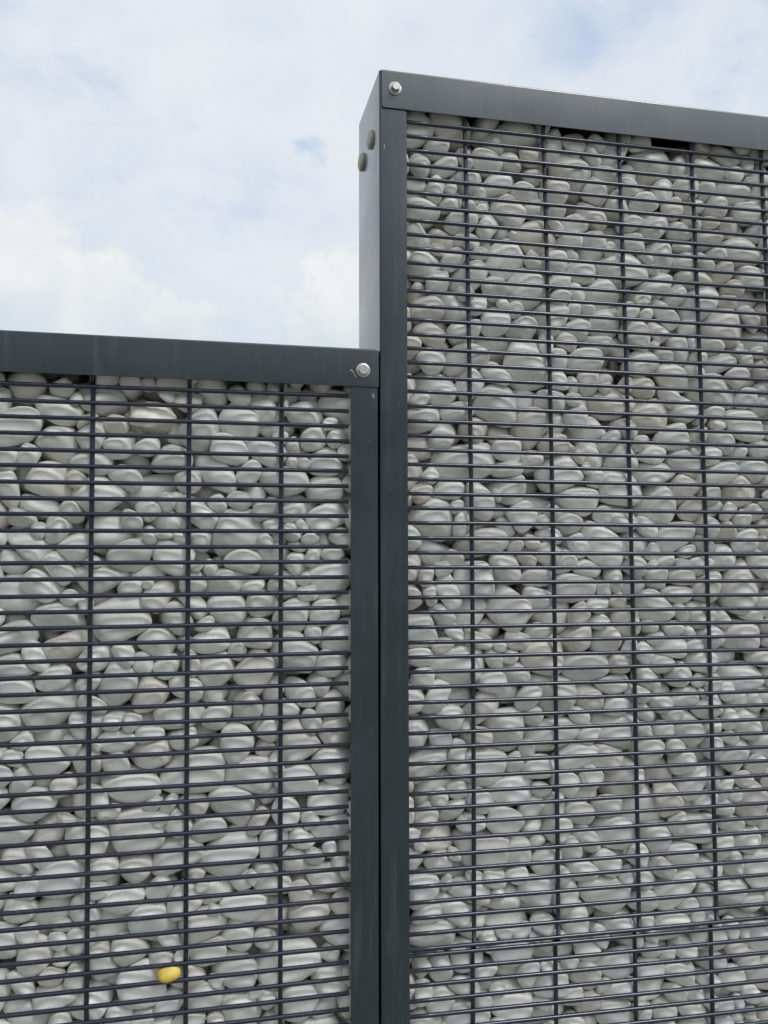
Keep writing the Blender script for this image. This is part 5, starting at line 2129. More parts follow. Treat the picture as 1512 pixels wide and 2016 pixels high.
6,88,91,55,-23,135,-2360,51,8,-42,
25,84,67,60,-1209,198,-2388,7,22,76,
21,107,87,80,-913,186,-2383,-15,2,-101,
14,100,107,90,-1187,153,-2325,0,18,98,
9,58,39,32,-206,216,-2372,55,-19,-113,
7,138,96,74,-365,190,-2355,5,-46,7,
16,69,62,63,-56,205,-2350,-25,-1,-60,
23,96,73,55,-1206,71,-2434,-3,13,-71,
10,101,79,72,180,62,-2304,74,79,34,
9,107,113,91,-120,194,-2311,42,87,69,
6,91,73,48,179,200,-2349,-2,-17,6,
9,87,62,61,-1111,203,-2345,28,100,-56,
16,150,159,91,-1165,93,-2237,-28,-6,77,
4,87,61,38,184,142,-2297,-36,1,44,
25,83,74,49,200,196,-2248,68,44,82,
16,74,47,46,-375,200,-2283,52,88,71,
9,184,140,112,-1150,170,-2155,-23,0,-9,
13,91,64,60,-1209,60,-2356,-49,74,-51,
16,54,54,44,-43,215,-2295,-102,-15,-12,
7,131,84,76,-1123,58,-2141,-13,45,5,
22,97,93,63,188,111,-2223,11,91,-23,
13,94,76,65,-1057,210,-2113,-44,63,47,
6,106,79,75,-697,184,-2160,14,-18,95,
12,86,88,70,-1202,59,-2151,-38,47,-80,
13,60,65,42,-906,209,-2241,-31,-32,-79,
0,152,100,103,-1191,156,-2052,9,-8,-86,
7,63,50,35,-413,202,-2313,-31,31,-76,
9,121,103,63,-886,184,-2081,-26,-6,75,
19,61,59,51,-955,212,-2175,9,78,-20,
13,64,69,48,-980,202,-2127,-3,-31,-11,
3,220,127,133,-1086,126,-1961,9,38,99,
15,92,67,67,-774,203,-2094,71,-3,2,
10,57,43,45,-1213,38,-2091,67,25,-15,
5,64,60,54,-1205,212,-1990,-26,16,112,
19,60,58,49,-1170,50,-2060,14,111,9,
11,97,92,89,-1174,54,-1987,-3,56,-114,
13,79,62,65,-597,212,-1991,-54,-29,-11,
20,106,92,71,-1066,194,-1880,-12,37,16,
17,111,90,65,-1203,127,-1957,8,-52,-93,
13,59,50,33,-728,222,-2007,-71,-37,-36,
15,95,64,57,-156,208,-1909,90,14,-26,
7,173,155,157,-1154,99,-1838,-30,20,-59,
18,57,56,35,-989,214,-1884,-44,-40,-21,
17,76,54,57,197,59,-1951,64,-50,-86,
7,83,63,66,-1177,201,-1926,-47,13,16,
22,52,51,29,-909,210,-1953,-1,-19,92,
22,49,41,35,-90,219,-1904,95,-63,46,
20,100,75,75,-1187,201,-1759,-7,-112,-3,
11,84,59,42,-1010,169,-1850,-29,29,-89,
12,72,61,56,-839,204,-1929,23,117,3,
12,112,80,69,-31,203,-1772,-67,-49,-65,
18,74,62,45,186,209,-1874,-45,11,-25,
0,73,46,43,128,202,-1858,-23,-43,36,
23,102,109,68,-1078,203,-1796,91,-23,19,
23,46,37,39,-1217,36,-1949,-31,81,93,
18,85,79,45,-596,197,-1799,31,-65,-78,
21,113,93,54,174,192,-1784,79,-79,26,
18,75,76,58,-176,196,-1844,17,-1,94,
22,113,82,82,-1182,105,-1714,-5,8,-127,
4,105,84,51,-1107,45,-1723,59,-34,24,
16,98,104,67,-1098,144,-1738,-126,12,-7,
0,75,60,69,-658,198,-1799,-53,-50,70,
12,54,46,51,-189,211,-1978,-41,-104,22,
18,117,72,81,73,181,-1741,16,29,0,
18,111,99,69,-1182,56,-1656,59,8,12,
2,199,131,95,-1149,171,-1642,4,17,-3,
23,89,72,59,-1021,193,-1614,-33,-7,69,
12,86,70,62,-1156,51,-1584,18,-4,-35,
11,162,121,113,-1176,158,-1528,-21,14,-63,
11,57,47,37,201,37,-1801,-47,-104,-32,
21,78,66,52,85,208,-1687,-49,6,1,
18,105,79,52,160,211,-1699,-52,-69,-63,
27,84,73,51,-86,193,-1695,9,27,33,
21,41,38,36,-1119,34,-1666,24,87,0,
24,67,49,51,-641,202,-1644,47,85,63,
7,117,113,83,-3,187,-1657,-55,-44,-27,
7,49,39,35,-309,218,-1831,69,8,-70,
10,77,48,40,-874,218,-1785,-17,83,95,
17,100,92,66,91,202,-1611,-72,-50,-92,
1,51,53,43,-1136,214,-1571,-102,44,-5,
4,54,45,37,201,34,-1723,-42,-74,-66,
19,137,97,74,188,72,-1615,-47,78,-35,
25,63,47,46,-366,213,-1661,86,-40,67,
3,80,52,48,-1080,207,-1591,1,32,32,
12,61,46,48,-290,206,-1754,62,110,-6,
19,99,78,83,-1099,59,-1527,54,10,-26,
23,76,72,61,-938,197,-1568,-28,58,-63,
27,74,59,46,-325,209,-1623,87,62,-14,
24,126,92,82,-531,175,-1531,-79,95,-28,
26,99,72,78,-1204,57,-1526,-61,-81,-76,
25,106,78,56,-1153,197,-1450,-63,2,55,
10,133,124,94,-1187,88,-1425,46,-72,5,
27,80,86,52,-1101,53,-1448,50,20,79,
3,69,63,55,191,46,-1542,21,-2,-30,
25,105,86,62,-1108,136,-1432,12,24,-91,
1,162,107,131,-1104,96,-1347,45,-45,-58,
3,54,50,47,199,38,-1490,1,-12,-31,
8,104,89,84,-156,189,-1506,114,-43,-24,
9,85,57,57,-264,204,-1446,25,-123,-2,
21,66,68,57,-881,206,-1423,-26,-9,-108,
4,57,43,35,-1223,208,-1454,-46,48,-86,
17,85,71,58,118,200,-1419,-33,3,-6,
5,57,50,53,-502,208,-1435,40,-85,85,
17,72,52,41,-1219,183,-1408,42,44,64,
13,110,89,66,197,183,-1431,77,73,55,
27,83,60,54,-1116,202,-1385,-14,-15,13,
26,95,57,55,-724,210,-1357,18,-98,8,
4,103,66,58,-178,205,-1429,-124,10,16,
24,46,30,33,-613,222,-1667,11,101,-29,
7,49,41,37,-1045,149,-1387,-46,29,3,
7,104,75,73,-1056,200,-1340,4,39,1,
3,88,70,68,-1198,53,-1326,67,-35,-96,
14,90,75,62,-883,167,-1360,-82,-76,54,
5,92,82,56,-814,190,-1308,1,2,-89,
6,208,131,117,-1086,119,-1240,-13,1,-101,
20,112,70,75,-884,181,-1281,6,32,-36,
24,59,48,31,-1183,222,-1426,-68,-47,-36,
18,57,53,38,200,106,-1458,-14,41,-75,
23,96,64,63,-1182,189,-1373,-87,88,-10,
17,66,43,37,-244,213,-1393,69,80,-50,
14,73,68,51,-817,202,-1253,7,10,-99,
3,66,48,52,-926,209,-1323,102,12,-6,
19,157,124,79,-1176,188,-1191,38,43,-15,
22,77,68,77,-1001,200,-1298,29,-22,-42,
8,103,89,80,-1187,188,-1298,72,-75,-68,
11,39,41,28,-296,219,-1332,-12,43,53,
2,65,50,59,-193,209,-1369,65,-27,-11,
1,58,46,35,133,213,-1367,78,-3,-100,
1,82,68,57,189,136,-1269,-18,-32,94,
8,219,160,109,-1110,151,-1115,38,-1,40,
3,57,43,43,186,217,-1366,123,30,9,
19,56,52,38,155,212,-1324,24,-123,4,
11,142,109,89,169,166,-1198,15,-13,-95,
26,60,57,44,-590,215,-1168,-79,-36,-41,
27,87,69,55,-191,204,-1208,-89,-9,58,
13,85,57,66,-943,176,-1151,-56,-64,46,
9,115,75,70,-1188,201,-1049,-28,-45,-14,
25,40,35,24,161,221,-1401,22,78,2,
6,58,53,41,-1216,37,-1270,-90,-44,-16,
12,54,43,36,204,199,-1334,-103,72,10,
10,87,54,63,195,141,-1115,-4,-83,26,
26,47,40,24,-230,225,-1202,-57,-63,-71,
21,74,66,68,-1203,110,-1282,-58,0,-5,
20,97,78,52,-1215,119,-1061,-15,94,-18,
18,100,79,55,-944,211,-997,94,-1,-6,
0,51,38,40,158,216,-1096,54,31,-26,
4,93,73,51,-1194,83,-1216,79,18,-77,
18,54,35,36,4,220,-1089,20,78,-95,
20,89,72,51,-946,151,-980,-54,10,8,
10,65,63,57,199,201,-1130,-61,-49,64,
7,131,101,91,-1148,70,-1009,23,-28,-4,
0,77,58,45,-209,210,-1049,-35,-60,-59,
15,85,75,46,-1198,202,-991,-114,54,-8,
10,63,55,49,-889,209,-1054,3,-107,-10,
5,40,40,30,-1153,30,-1306,-29,79,93,
22,58,46,51,194,39,-999,-47,-31,35,
3,68,58,44,-423,208,-943,-8,-54,-77,
14,59,48,36,-1020,218,-1034,-22,85,49,
3,75,81,69,-175,51,-918,-15,80,-36,
2,120,82,64,66,173,-919,22,-74,-46,
10,58,43,41,-455,214,-996,-4,-74,-29,
22,65,51,33,-120,211,-946,6,-67,-14,
25,80,78,48,-229,195,-907,-11,3,-97,
20,97,68,77,-566,52,-926,5,-7,127,
21,56,59,43,-461,50,-914,-12,30,-19,
17,81,60,55,-378,59,-913,50,-58,-82,
7,65,49,36,116,214,-898,-51,-14,1,
0,118,98,87,1822,189,-3237,9,-4,-8,
2,107,89,72,574,158,-3243,-28,-14,34,
13,99,69,59,1172,160,-3248,-16,-9,48,
15,48,40,27,266,42,-3266,5,-4,-24,
15,74,61,47,1475,148,-3255,-31,15,-41,
22,114,104,62,487,96,-3250,3,-13,61,
11,189,130,106,1973,104,-3228,10,-5,31,
23,176,131,133,308,133,-3214,-12,4,101,
2,119,96,87,1268,188,-3236,0,-2,-1,
17,97,73,57,1380,150,-3253,4,-5,122,
22,91,84,56,1096,194,-3252,0,-2,2,
22,126,99,79,1824,69,-3242,-6,-9,40,
20,77,57,36,1910,161,-3262,-7,5,82,
3,61,50,57,501,196,-3255,-79,-58,27,
5,101,86,56,677,195,-3254,-6,4,8,
17,58,56,51,1496,208,-3254,35,-57,81,
14,55,34,38,358,212,-3262,81,-42,-55,
23,111,72,60,1432,196,-3233,-6,-41,-23,
14,64,40,36,1741,205,-3262,14,13,94,
22,160,104,109,1116,165,-3172,22,7,17,
6,87,73,52,370,59,-3254,-6,-8,-93,
3,123,101,74,420,172,-3242,-7,-4,33,
20,128,110,96,1896,186,-3163,6,43,21,
26,104,84,74,745,201,-3177,38,33,-26,
11,67,55,51,921,211,-3202,-15,-3,-18,
2,120,98,56,375,186,-3158,118,4,-46,
10,61,59,51,2032,47,-3219,75,44,68,
17,73,70,51,1686,186,-3255,-7,-23,89,
14,61,45,32,467,38,-3214,-11,-85,-19,
5,44,36,29,1166,218,-3267,-13,2,13,
24,63,49,43,1851,46,-3188,11,4,31,
9,68,71,45,1732,201,-3221,-7,3,-83,
25,111,86,79,1331,187,-3142,39,-48,-41,
17,96,98,54,1911,78,-3164,-7,-16,50,
24,100,80,76,279,146,-3113,34,55,70,
24,52,46,47,1183,215,-3225,-23,95,74,
5,87,77,67,1443,196,-3152,-48,-15,11,
19,111,96,64,2021,74,-3149,18,-21,-94,
23,96,65,67,1873,77,-3117,56,59,78,
6,105,89,53,816,182,-3142,30,11,86,
12,78,64,51,1960,208,-3241,-56,-79,-77,
2,80,81,69,283,56,-3128,5,9,4,
10,104,84,78,2019,184,-3164,46,50,74,
15,120,93,83,1713,177,-3072,29,15,56,
10,97,81,69,519,192,-3134,49,-6,-93,
10,137,124,91,1834,164,-3076,7,27,93,
14,41,33,24,267,214,-3268,15,1,62,
13,107,104,62,1955,73,-3107,7,-9,-27,
1,76,47,37,1348,212,-3084,-27,69,-101,
14,78,57,37,876,209,-3164,42,95,-11,
6,62,53,46,401,210,-3105,46,84,-44,
22,55,49,32,1374,219,-3134,-70,43,-3,
9,127,105,75,1921,77,-3047,-10,-3,80,
6,99,94,87,1965,187,-3095,-22,-34,83,
27,54,38,32,1809,37,-3085,98,26,39,
3,67,65,41,473,206,-3185,-44,95,-64,
14,99,82,58,2027,63,-3076,-20,28,-78,
14,99,80,73,1587,185,-3004,35,-62,-86,
4,60,41,46,1401,204,-3100,14,-20,-105,
8,62,56,44,1763,213,-3024,72,-67,37,
13,82,55,50,1912,195,-3051,37,-32,-77,
4,55,43,31,698,189,-3139,-22,111,8,
25,86,73,42,739,201,-2981,13,-6,126,
14,65,39,39,1309,215,-3049,-121,-16,-22,
20,65,49,49,270,205,-3018,-55,-26,51,
10,47,48,34,268,152,-3059,-22,0,77,
15,93,71,46,2010,133,-3089,-81,20,68,
17,85,70,45,286,45,-2977,-69,-18,-16,
26,74,74,43,1967,37,-2985,-78,25,17,
0,52,44,39,1393,215,-3057,-43,-45,-27,
4,85,59,57,2026,198,-3053,0,50,-61,
16,74,53,58,1406,156,-3012,-84,-11,17,
26,80,74,63,2029,57,-3004,21,98,19,
3,71,51,59,767,210,-2936,0,6,29,
0,75,60,43,1839,46,-3021,29,32,6,
15,60,46,43,1427,212,-3012,62,-16,37,
12,146,147,92,1986,114,-2967,-42,-30,-13,
9,60,55,41,938,211,-3010,-24,47,32,
8,74,59,34,695,218,-2939,95,-28,18,
22,45,32,33,1834,32,-3115,-60,-72,-76,
25,101,81,64,625,200,-2902,23,1,0,
21,68,55,50,1896,43,-2987,-69,-7,-20,
8,48,50,39,2039,143,-3042,-17,58,-88,
20,101,67,71,1820,48,-2958,14,21,14,
10,133,106,81,1901,80,-2877,27,75,78,
6,98,74,53,2011,210,-2978,-81,-5,1,
16,102,83,70,286,70,-2907,10,-41,69,
15,62,59,44,1957,204,-3023,-16,26,-22,
21,63,53,34,981,220,-3004,54,-75,61,
14,171,127,105,1976,184,-2894,-33,-19,2,
13,114,83,70,2005,64,-2879,38,6,11,
1,132,90,77,1842,194,-2828,-14,34,17,
4,90,77,89,532,193,-2871,-79,-7,18,
14,138,135,78,1843,82,-2780,15,53,103,
25,82,56,61,1124,208,-2857,59,-39,-11,
9,87,75,57,432,209,-2908,-96,-38,-16,
8,138,109,99,435,170,-2801,26,10,94,
26,131,83,68,1985,49,-2815,-58,9,-8,
16,107,88,66,893,183,-2756,-15,6,105,
24,163,160,104,1953,161,-2774,14,25,-13,
8,115,82,80,1169,194,-2771,-78,-4,-36,
17,102,73,56,769,202,-2760,-37,-41,-10,
22,135,105,78,296,56,-2818,54,-47,65,
7,74,63,51,1379,206,-2804,4,44,5,
13,78,62,48,1834,206,-2758,-8,9,-126,
4,77,70,49,1623,201,-2852,-25,-10,-10,
17,85,66,66,364,199,-2744,-5,27,-96,
7,67,57,37,1894,209,-2796,13,46,1,
18,152,129,119,1992,78,-2704,40,15,43,
26,74,74,71,1740,203,-2707,29,38,-13,
17,58,51,52,1441,205,-2812,43,-25,73,
5,65,47,33,1894,56,-2945,81,77,-18,
6,132,92,73,284,181,-2725,50,9,-74,
20,74,59,50,1295,207,-2760,8,-1,-127,
19,66,48,32,1893,218,-2893,15,105,-33,
5,137,118,124,1911,177,-2652,-32,-2,103,
5,69,60,63,2031,199,-2733,50,-27,-82,
23,48,39,36,1353,102,-2744,-85,-7,-11,
4,45,36,29,1933,35,-2937,7,70,11,
11,78,78,69,1886,53,-2681,-49,23,-25,
14,80,60,46,475,214,-2730,-20,-100,-62,
10,116,80,77,1561,172,-2624,56,-22,-65,
16,66,63,47,1982,204,-2702,-85,93,-5,
10,83,82,55,2022,167,-2643,-58,-22,7,
0,73,51,42,1255,191,-2726,33,14,-121,
0,151,110,115,1964,78,-2589,2,-10,21,
20,76,59,62,627,203,-2641,11,-53,-74,
11,74,62,53,1989,213,-2631,-54,-21,0,
0,64,46,47,1198,214,-2616,1,-3,-7,
9,164,160,113,1866,153,-2536,-11,-16,33,
8,138,128,79,316,188,-2604,-57,-19,-19,
26,69,62,39,1083,207,-2637,0,62,-7,
26,138,103,75,942,191,-2496,25,29,-5,
14,95,66,64,679,197,-2580,7,-78,26,
12,93,70,57,2019,195,-2583,19,14,33,
2,90,74,46,1482,199,-2598,0,-23,-2,
19,85,61,43,386,182,-2689,99,37,39,
12,145,117,75,1969,70,-2492,6,1,-15,
11,95,74,70,614,191,-2573,-2,2,61,
22,97,62,48,289,190,-2527,6,0,-118,
19,82,61,49,371,204,-2532,-28,59,17,
6,134,92,94,1992,177,-2511,13,-4,-31,
1,105,92,54,1842,48,-2506,43,-56,65,
8,119,90,72,1808,200,-2463,-91,-12,-11,
18,204,123,146,1910,123,-2408,-25,-9,92,
12,61,45,56,1133,206,-2630,-98,-28,10,
13,63,45,36,306,41,-2736,46,-10,47,
25,86,58,50,1057,207,-2518,-16,25,19,
3,57,53,51,269,40,-2581,5,-75,-17,
6,92,74,72,740,200,-2453,8,3,-2,
9,81,56,48,2019,43,-2439,18,1,1,
17,95,89,63,2024,115,-2429,-25,51,57,
27,78,62,37,1508,205,-2529,6,99,-8,
17,112,99,79,2006,195,-2419,-57,15,15,
5,128,108,68,704,189,-2363,24,67,-1,
18,126,90,77,2020,169,-2340,44,-7,86,
24,80,77,69,2006,57,-2382,1,-18,-67,
14,74,49,43,310,216,-2374,-67,15,4,
16,85,65,51,1472,193,-2415,94,85,1,
25,142,94,86,358,170,-2346,61,-10,82,
22,101,87,76,1129,193,-2242,-4,25,0,
27,81,71,67,1195,197,-2302,31,0,69,
8,169,143,140,1969,87,-2279,6,1,10,
24,113,77,68,1697,205,-2283,-81,-4,5,
19,132,119,77,281,128,-2344,-48,-83,45,
10,87,82,70,1922,196,-2330,-16,36,-11,
15,87,78,61,1600,206,-2322,90,-32,31,
8,118,97,105,1276,179,-2264,36,36,87,
23,90,56,53,660,152,-2287,12,-7,17,
12,96,86,82,1790,193,-2245,1,-15,9,
21,109,67,80,706,204,-2238,-8,102,15,
1,104,99,71,1905,192,-2259,3,-9,21,
13,115,97,87,296,183,-2257,-29,2,-108,
24,114,96,73,2004,72,-2176,-2,-18,54,
9,81,74,59,1356,204,-2294,-42,-48,-29,
17,91,84,68,309,74,-2273,-37,1,-86,
27,61,56,53,428,207,-2317,-14,-63,78,
7,71,60,53,1431,206,-2255,11,119,-41,
3,131,94,61,1221,190,-2203,-4,-65,-18,
26,99,80,59,1738,207,-2191,-69,-42,-53,
3,68,61,52,470,205,-2285,-10,62,-27,
9,63,58,34,512,210,-2249,-20,-36,-22,
10,41,37,25,262,218,-2512,13,111,-42,
1,166,118,117,1653,181,-2098,-14,19,21,
3,88,69,68,278,51,-2200,52,-27,82,
15,95,69,58,1993,198,-2250,-46,25,78,
10,80,64,46,279,188,-2187,9,16,86,
11,151,121,73,1423,178,-2128,25,-15,-23,
11,151,121,138,1990,84,-2080,-97,20,33,
17,80,72,44,1286,202,-2170,-13,-107,-19,
1,54,40,43,645,217,-2339,81,-23,-95,
9,89,66,61,1093,204,-2114,-12,-37,-17,
26,90,77,52,863,202,-2253,20,-83,9,
0,58,44,37,1918,39,-2207,8,100,-63,
4,93,76,46,1507,191,-2085,-37,34,-101,
19,94,93,72,1886,58,-2095,42,-51,-39,
12,120,92,84,1929,189,-2059,3,9,16,
12,93,64,69,1832,200,-2063,33,-11,19,
19,81,64,61,581,206,-2150,6,45,-116,
1,157,121,115,1864,151,-1987,-42,-26,42,
18,113,92,62,943,202,-2073,-60,56,16,
27,120,111,75,2006,120,-1987,-31,6,-100,
9,80,56,41,2039,184,-2222,62,-66,-63,
9,97,90,56,1759,185,-2095,-8,-92,-7,
19,124,97,96,1038,195,-1995,14,13,-10,
3,79,76,75,1943,48,-1995,-40,120,3,
4,78,74,46,2023,164,-2162,-48,-12,-111,
5,67,70,44,1967,204,-2001,-1,33,9,
9,118,92,58,1456,185,-2019,1,-37,-29,
25,51,46,33,1724,215,-2064,20,59,-8,
0,99,77,68,1865,50,-1999,-31,-88,-76,
2,53,48,34,2026,219,-2180,-87,-23,-22,
27,93,82,63,1913,76,-1935,-9,-13,65,
1,89,57,46,2002,209,-2133,-72,5,-13,
20,78,50,56,1206,211,-1956,-21,21,15,
5,73,80,71,283,52,-2002,9,-1,-9,
12,101,87,69,1395,187,-1973,-26,20,-81,
15,87,87,52,2015,197,-1968,-45,33,16,
13,99,66,53,1124,195,-1955,24,-10,-109,
20,115,100,82,1301,190,-1954,-4,-7,15,
23,101,85,67,1995,58,-1922,7,7,53,
10,165,132,91,1974,166,-1896,16,11,2,
27,43,37,37,508,217,-2146,-10,-116,21,
11,43,32,31,260,221,-2041,52,78,-68,
20,82,73,60,277,182,-1981,13,-4,-61,
24,48,45,30,777,213,-2095,-43,-60,2,
12,106,85,89,1578,190,-1877,11,8,28,
19,97,90,61,346,190,-1891,24,-8,-92,
19,77,72,63,885,202,-1960,13,-112,2,
27,122,92,62,577,196,-1906,51,-22,13,
25,93,75,65,510,201,-1968,-1,44,12,
21,83,83,61,2018,63,-1861,-32,-120,-9,
2,83,72,76,1725,194,-1887,21,31,81,
25,97,68,62,1130,205,-1896,89,-6,-18,
24,65,48,45,1674,216,-1939,34,-109,48,
10,85,71,51,1661,196,-1846,-1,13,-28,
2,101,77,75,1871,198,-1828,-83,30,27,
0,121,110,116,301,174,-1815,11,-24,22,
10,116,115,73,1926,77,-1862,4,-15,102,
22,88,75,48,1437,205,-1932,-51,32,-1,
19,108,84,83,941,200,-1895,19,-36,7,
24,112,91,77,1034,185,-1846,-14,1,-27,
2,86,90,69,290,57,-1854,-41,42,80,
5,97,76,62,2021,151,-1830,10,28,-79,
16,66,52,45,669,205,-1917,-105,-44,35,
17,129,114,107,1470,176,-1825,-30,19,-102,
16,83,65,63,1959,203,-1808,-39,106,35,
22,80,70,65,2020,51,-1800,10,1,15,
20,116,95,77,1991,118,-1772,18,31,-115,
23,76,46,35,551,214,-1845,2,0,-8,
19,54,45,39,960,217,-1957,14,10,-3,
8,60,49,31,923,128,-1976,-95,60,-26,
21,84,50,47,963,159,-1941,14,7,-123,
19,155,94,89,1889,177,-1750,-13,14,-21,
26,83,59,48,651,202,-1841,98,46,9,
24,167,116,94,1395,154,-1763,17,-38,-53,
21,107,83,51,974,212,-1787,19,94,-82,
20,60,54,46,298,70,-1788,85,15,43,
24,101,87,67,2018,63,-1728,-6,40,-90,
22,58,47,44,1502,216,-1880,82,-13,1,
17,82,65,63,1515,207,-1740,-51,-68,-37,
15,84,69,69,1586,200,-1691,-11,20,3,
21,41,36,25,988,210,-1937,-100,-78,0,
23,98,79,59,739,208,-1755,52,66,-87,
25,112,99,68,2007,191,-1736,-31,17,37,
27,94,67,60,851,206,-1889,72,27,-101,
11,104,72,56,833,206,-1746,64,11,-7,
12,105,75,47,2015,190,-1676,-14,-5,-60,
26,103,79,81,2014,72,-1644,75,-99,27,
27,49,40,35,318,34,-1798,-25,77,23,
5,59,51,35,274,104,-1793,64,0,0,
1,77,56,51,1789,209,-1697,2,52,2,
5,135,92,90,2010,177,-1599,60,60,81,
6,82,75,64,1831,201,-1635,-97,45,-66,
8,131,98,82,1996,64,-1562,-10,4,7,
26,90,69,45,1408,207,-1674,28,-24,4,
8,153,123,107,1900,179,-1549,-38,8,-7,
9,72,59,57,1519,199,-1667,-29,-61,49,
21,62,50,40,322,203,-1734,90,-89,-8,
9,83,66,61,274,204,-1703,-3,-83,-22,
15,93,75,59,671,201,-1630,-110,40,-38,
8,93,89,68,909,144,-1555,23,117,39,
21,95,84,56,1498,191,-1618,2,-2,-24,
22,125,105,99,2011,173,-1502,45,20,91,
25,44,40,39,265,37,-1789,56,-37,-51,
20,124,89,69,1925,80,-1494,1,28,84,
21,136,94,81,283,194,-1582,-24,-86,-27,
4,90,76,72,1819,192,-1486,57,91,24,
18,65,51,38,397,204,-1630,85,79,38,
8,91,66,62,356,206,-1594,-67,-53,-50,
12,90,75,68,721,202,-1670,29,85,-84,
22,86,72,51,1197,203,-1499,10,-121,-28,
12,44,41,24,615,225,-1839,11,-91,-87,
21,111,80,80,1907,198,-1454,-30,24,-2,
23,117,98,75,1412,186,-1518,25,-20,-19,
8,56,58,43,269,44,-1674,39,-64,30,
9,91,80,53,358,210,-1511,89,-14,5,
11,120,110,68,1518,168,-1495,4,-13,65,
20,73,56,42,273,121,-1559,56,56,-69,
19,53,42,26,1271,211,-1550,104,-67,-10,
9,71,52,41,1298,214,-1583,-54,-34,9,
12,113,75,63,277,72,-1422,-64,-63,69,
7,63,62,45,1263,199,-1507,43,-46,-78,
19,88,66,57,1144,163,-1471,7,-31,-66,
27,106,98,94,2016,70,-1476,43,36,45,
25,63,54,46,1895,126,-1452,-19,-59,14,
7,60,45,55,1679,212,-1566,-14,28,7,
4,99,66,68,1959,205,-1405,3,46,-14,
1,155,113,77,1983,74,-1393,1,-32,-2,
15,132,96,83,1316,187,-1459,-7,38,2,
17,82,64,54,1323,201,-1536,7,3,11,
2,58,54,37,881,218,-1573,-79,-43,-44,
22,115,100,98,302,172,-1459,-23,-122,-27,
24,74,61,45,1156,215,-1435,-84,-9,11,
9,68,69,43,2035,198,-1421,36,36,55,
6,106,84,63,1638,189,-1360,117,-48,-7,
24,93,78,55,1562,197,-1426,3,-55,-1,
14,99,66,56,2015,139,-1422,106,-22,-6,
10,106,111,72,2006,78,-1311,-8,4,7,
25,109,85,71,2026,185,-1350,-37,91,-22,
23,89,67,55,1530,195,-1374,-60,-97,45,
18,59,47,30,1825,216,-1435,-7,-120,-39,
17,106,110,92,1954,175,-1318,9,92,31,
23,78,61,47,1237,187,-1305,-73,65,-58,
15,107,69,58,1297,208,-1283,-84,-46,-32,
23,180,144,90,1958,86,-1231,-9,11,13,
18,83,58,61,1009,208,-1371,-14,-37,1,
10,78,73,47,627,200,-1386,-7,13,-5,
13,102,76,51,2023,188,-1256,1,-22,99,
1,107,96,65,277,194,-1340,7,82,59,
3,112,77,57,1660,191,-1302,-12,19,-15,
25,40,40,31,260,35,-1372,72,-37,-74,
5,97,81,71,296,56,-1195,-88,-21,-25,
12,67,49,37,1456,212,-1357,12,30,120,
3,69,69,62,1088,189,-1340,-6,13,-105,
2,84,60,59,645,201,-1336,-5,7,-19,
7,127,105,103,1998,180,-1182,-23,-8,6,
11,89,67,46,1574,217,-1319,-62,-62,-38,
18,90,71,55,1492,196,-1317,15,-1,14,
12,61,40,30,1706,215,-1272,-45,-1,113,
14,107,95,81,2014,60,-1148,-58,-7,54,
14,100,61,66,1548,190,-1263,70,-21,3,
25,61,52,44,327,216,-1296,-45,75,88,
25,81,60,58,563,201,-1251,33,77,50,
5,87,84,66,315,171,-1262,16,33,-46,
26,156,119,124,1905,77,-1133,-3,-17,7,
21,78,50,49,2036,130,-1114,-76,-43,64,
20,77,67,70,1027,196,-1302,-3,47,-101,
6,54,39,40,1194,188,-1305,-79,99,0,
17,93,60,66,598,197,-1188,-89,14,-12,
19,100,70,47,1915,186,-1125,77,-90,-31,
23,95,71,59,2013,201,-1104,11,-22,-6,
17,109,88,64,580,182,-1073,13,43,71,
2,64,53,46,1139,207,-1300,-5,-35,8,
5,69,68,54,425,210,-1078,-58,-75,-83,
22,130,90,82,1958,176,-1070,-12,-71,91,
19,56,46,32,1183,182,-1269,-2,2,126,
2,144,145,134,322,163,-979,-44,-42,71,
6,94,58,55,1131,209,-1228,-62,-3,-109,
8,49,42,36,268,217,-1268,34,-81,91,
10,113,90,78,653,188,-1091,5,115,-13,
23,72,65,46,1062,213,-1192,88,21,-6,
17,53,42,42,2031,38,-1083,19,-38,14,
24,111,73,57,1474,190,-1084,-62,-21,56,
19,102,72,86,1713,184,-1099,-12,3,78,
22,95,72,60,2000,76,-1063,-55,15,65,
18,44,40,26,1245,224,-1277,89,-42,36,
9,58,42,35,262,134,-1265,34,82,38,
23,77,54,61,271,116,-1306,-101,-52,51,
9,134,92,72,2020,171,-1021,-37,39,-85,
11,121,122,75,1713,179,-1010,14,22,93,
0,208,160,103,1946,151,-929,-38,0,-56,
11,79,60,49,1012,215,-1006,-65,-42,-22,
15,112,82,81,288,91,-893,-39,57,-48,
1,76,65,45,820,208,-1136,-57,-3,47,
15,67,49,37,1449,212,-1177,-12,-16,-116,
14,107,66,66,521,204,-922,97,13,-80,
16,65,40,33,1443,217,-1142,4,126,-10,
24,46,44,39,2036,213,-973,-68,6,-60,
12,90,70,64,2017,48,-997,-78,13,13,
0,90,71,80,281,188,-865,-26,34,86,
7,124,89,74,2009,177,-850,43,-41,-49,
11,100,83,80,1681,203,-862,-49,-46,-9,
21,83,85,78,1883,62,-864,1,-68,-50,
11,108,78,74,2018,53,-852,-40,-89,-70,
0,65,50,49,1477,212,-987,8,-99,-1,
2,121,103,84,303,187,-776,-127,3,-10,
27,78,64,45,735,206,-910,-17,70,-3,
5,52,41,46,875,178,-1112,72,-2,-70,
19,136,83,103,1555,183,-827,-8,-28,27,
25,74,60,72,2026,98,-805,-1,4,-29,
1,151,91,90,1931,65,-780,-35,-2,11,
18,118,75,89,943,200,-815,-17,-33,1,
3,93,88,72,516,201,-811,-81,-16,-17,
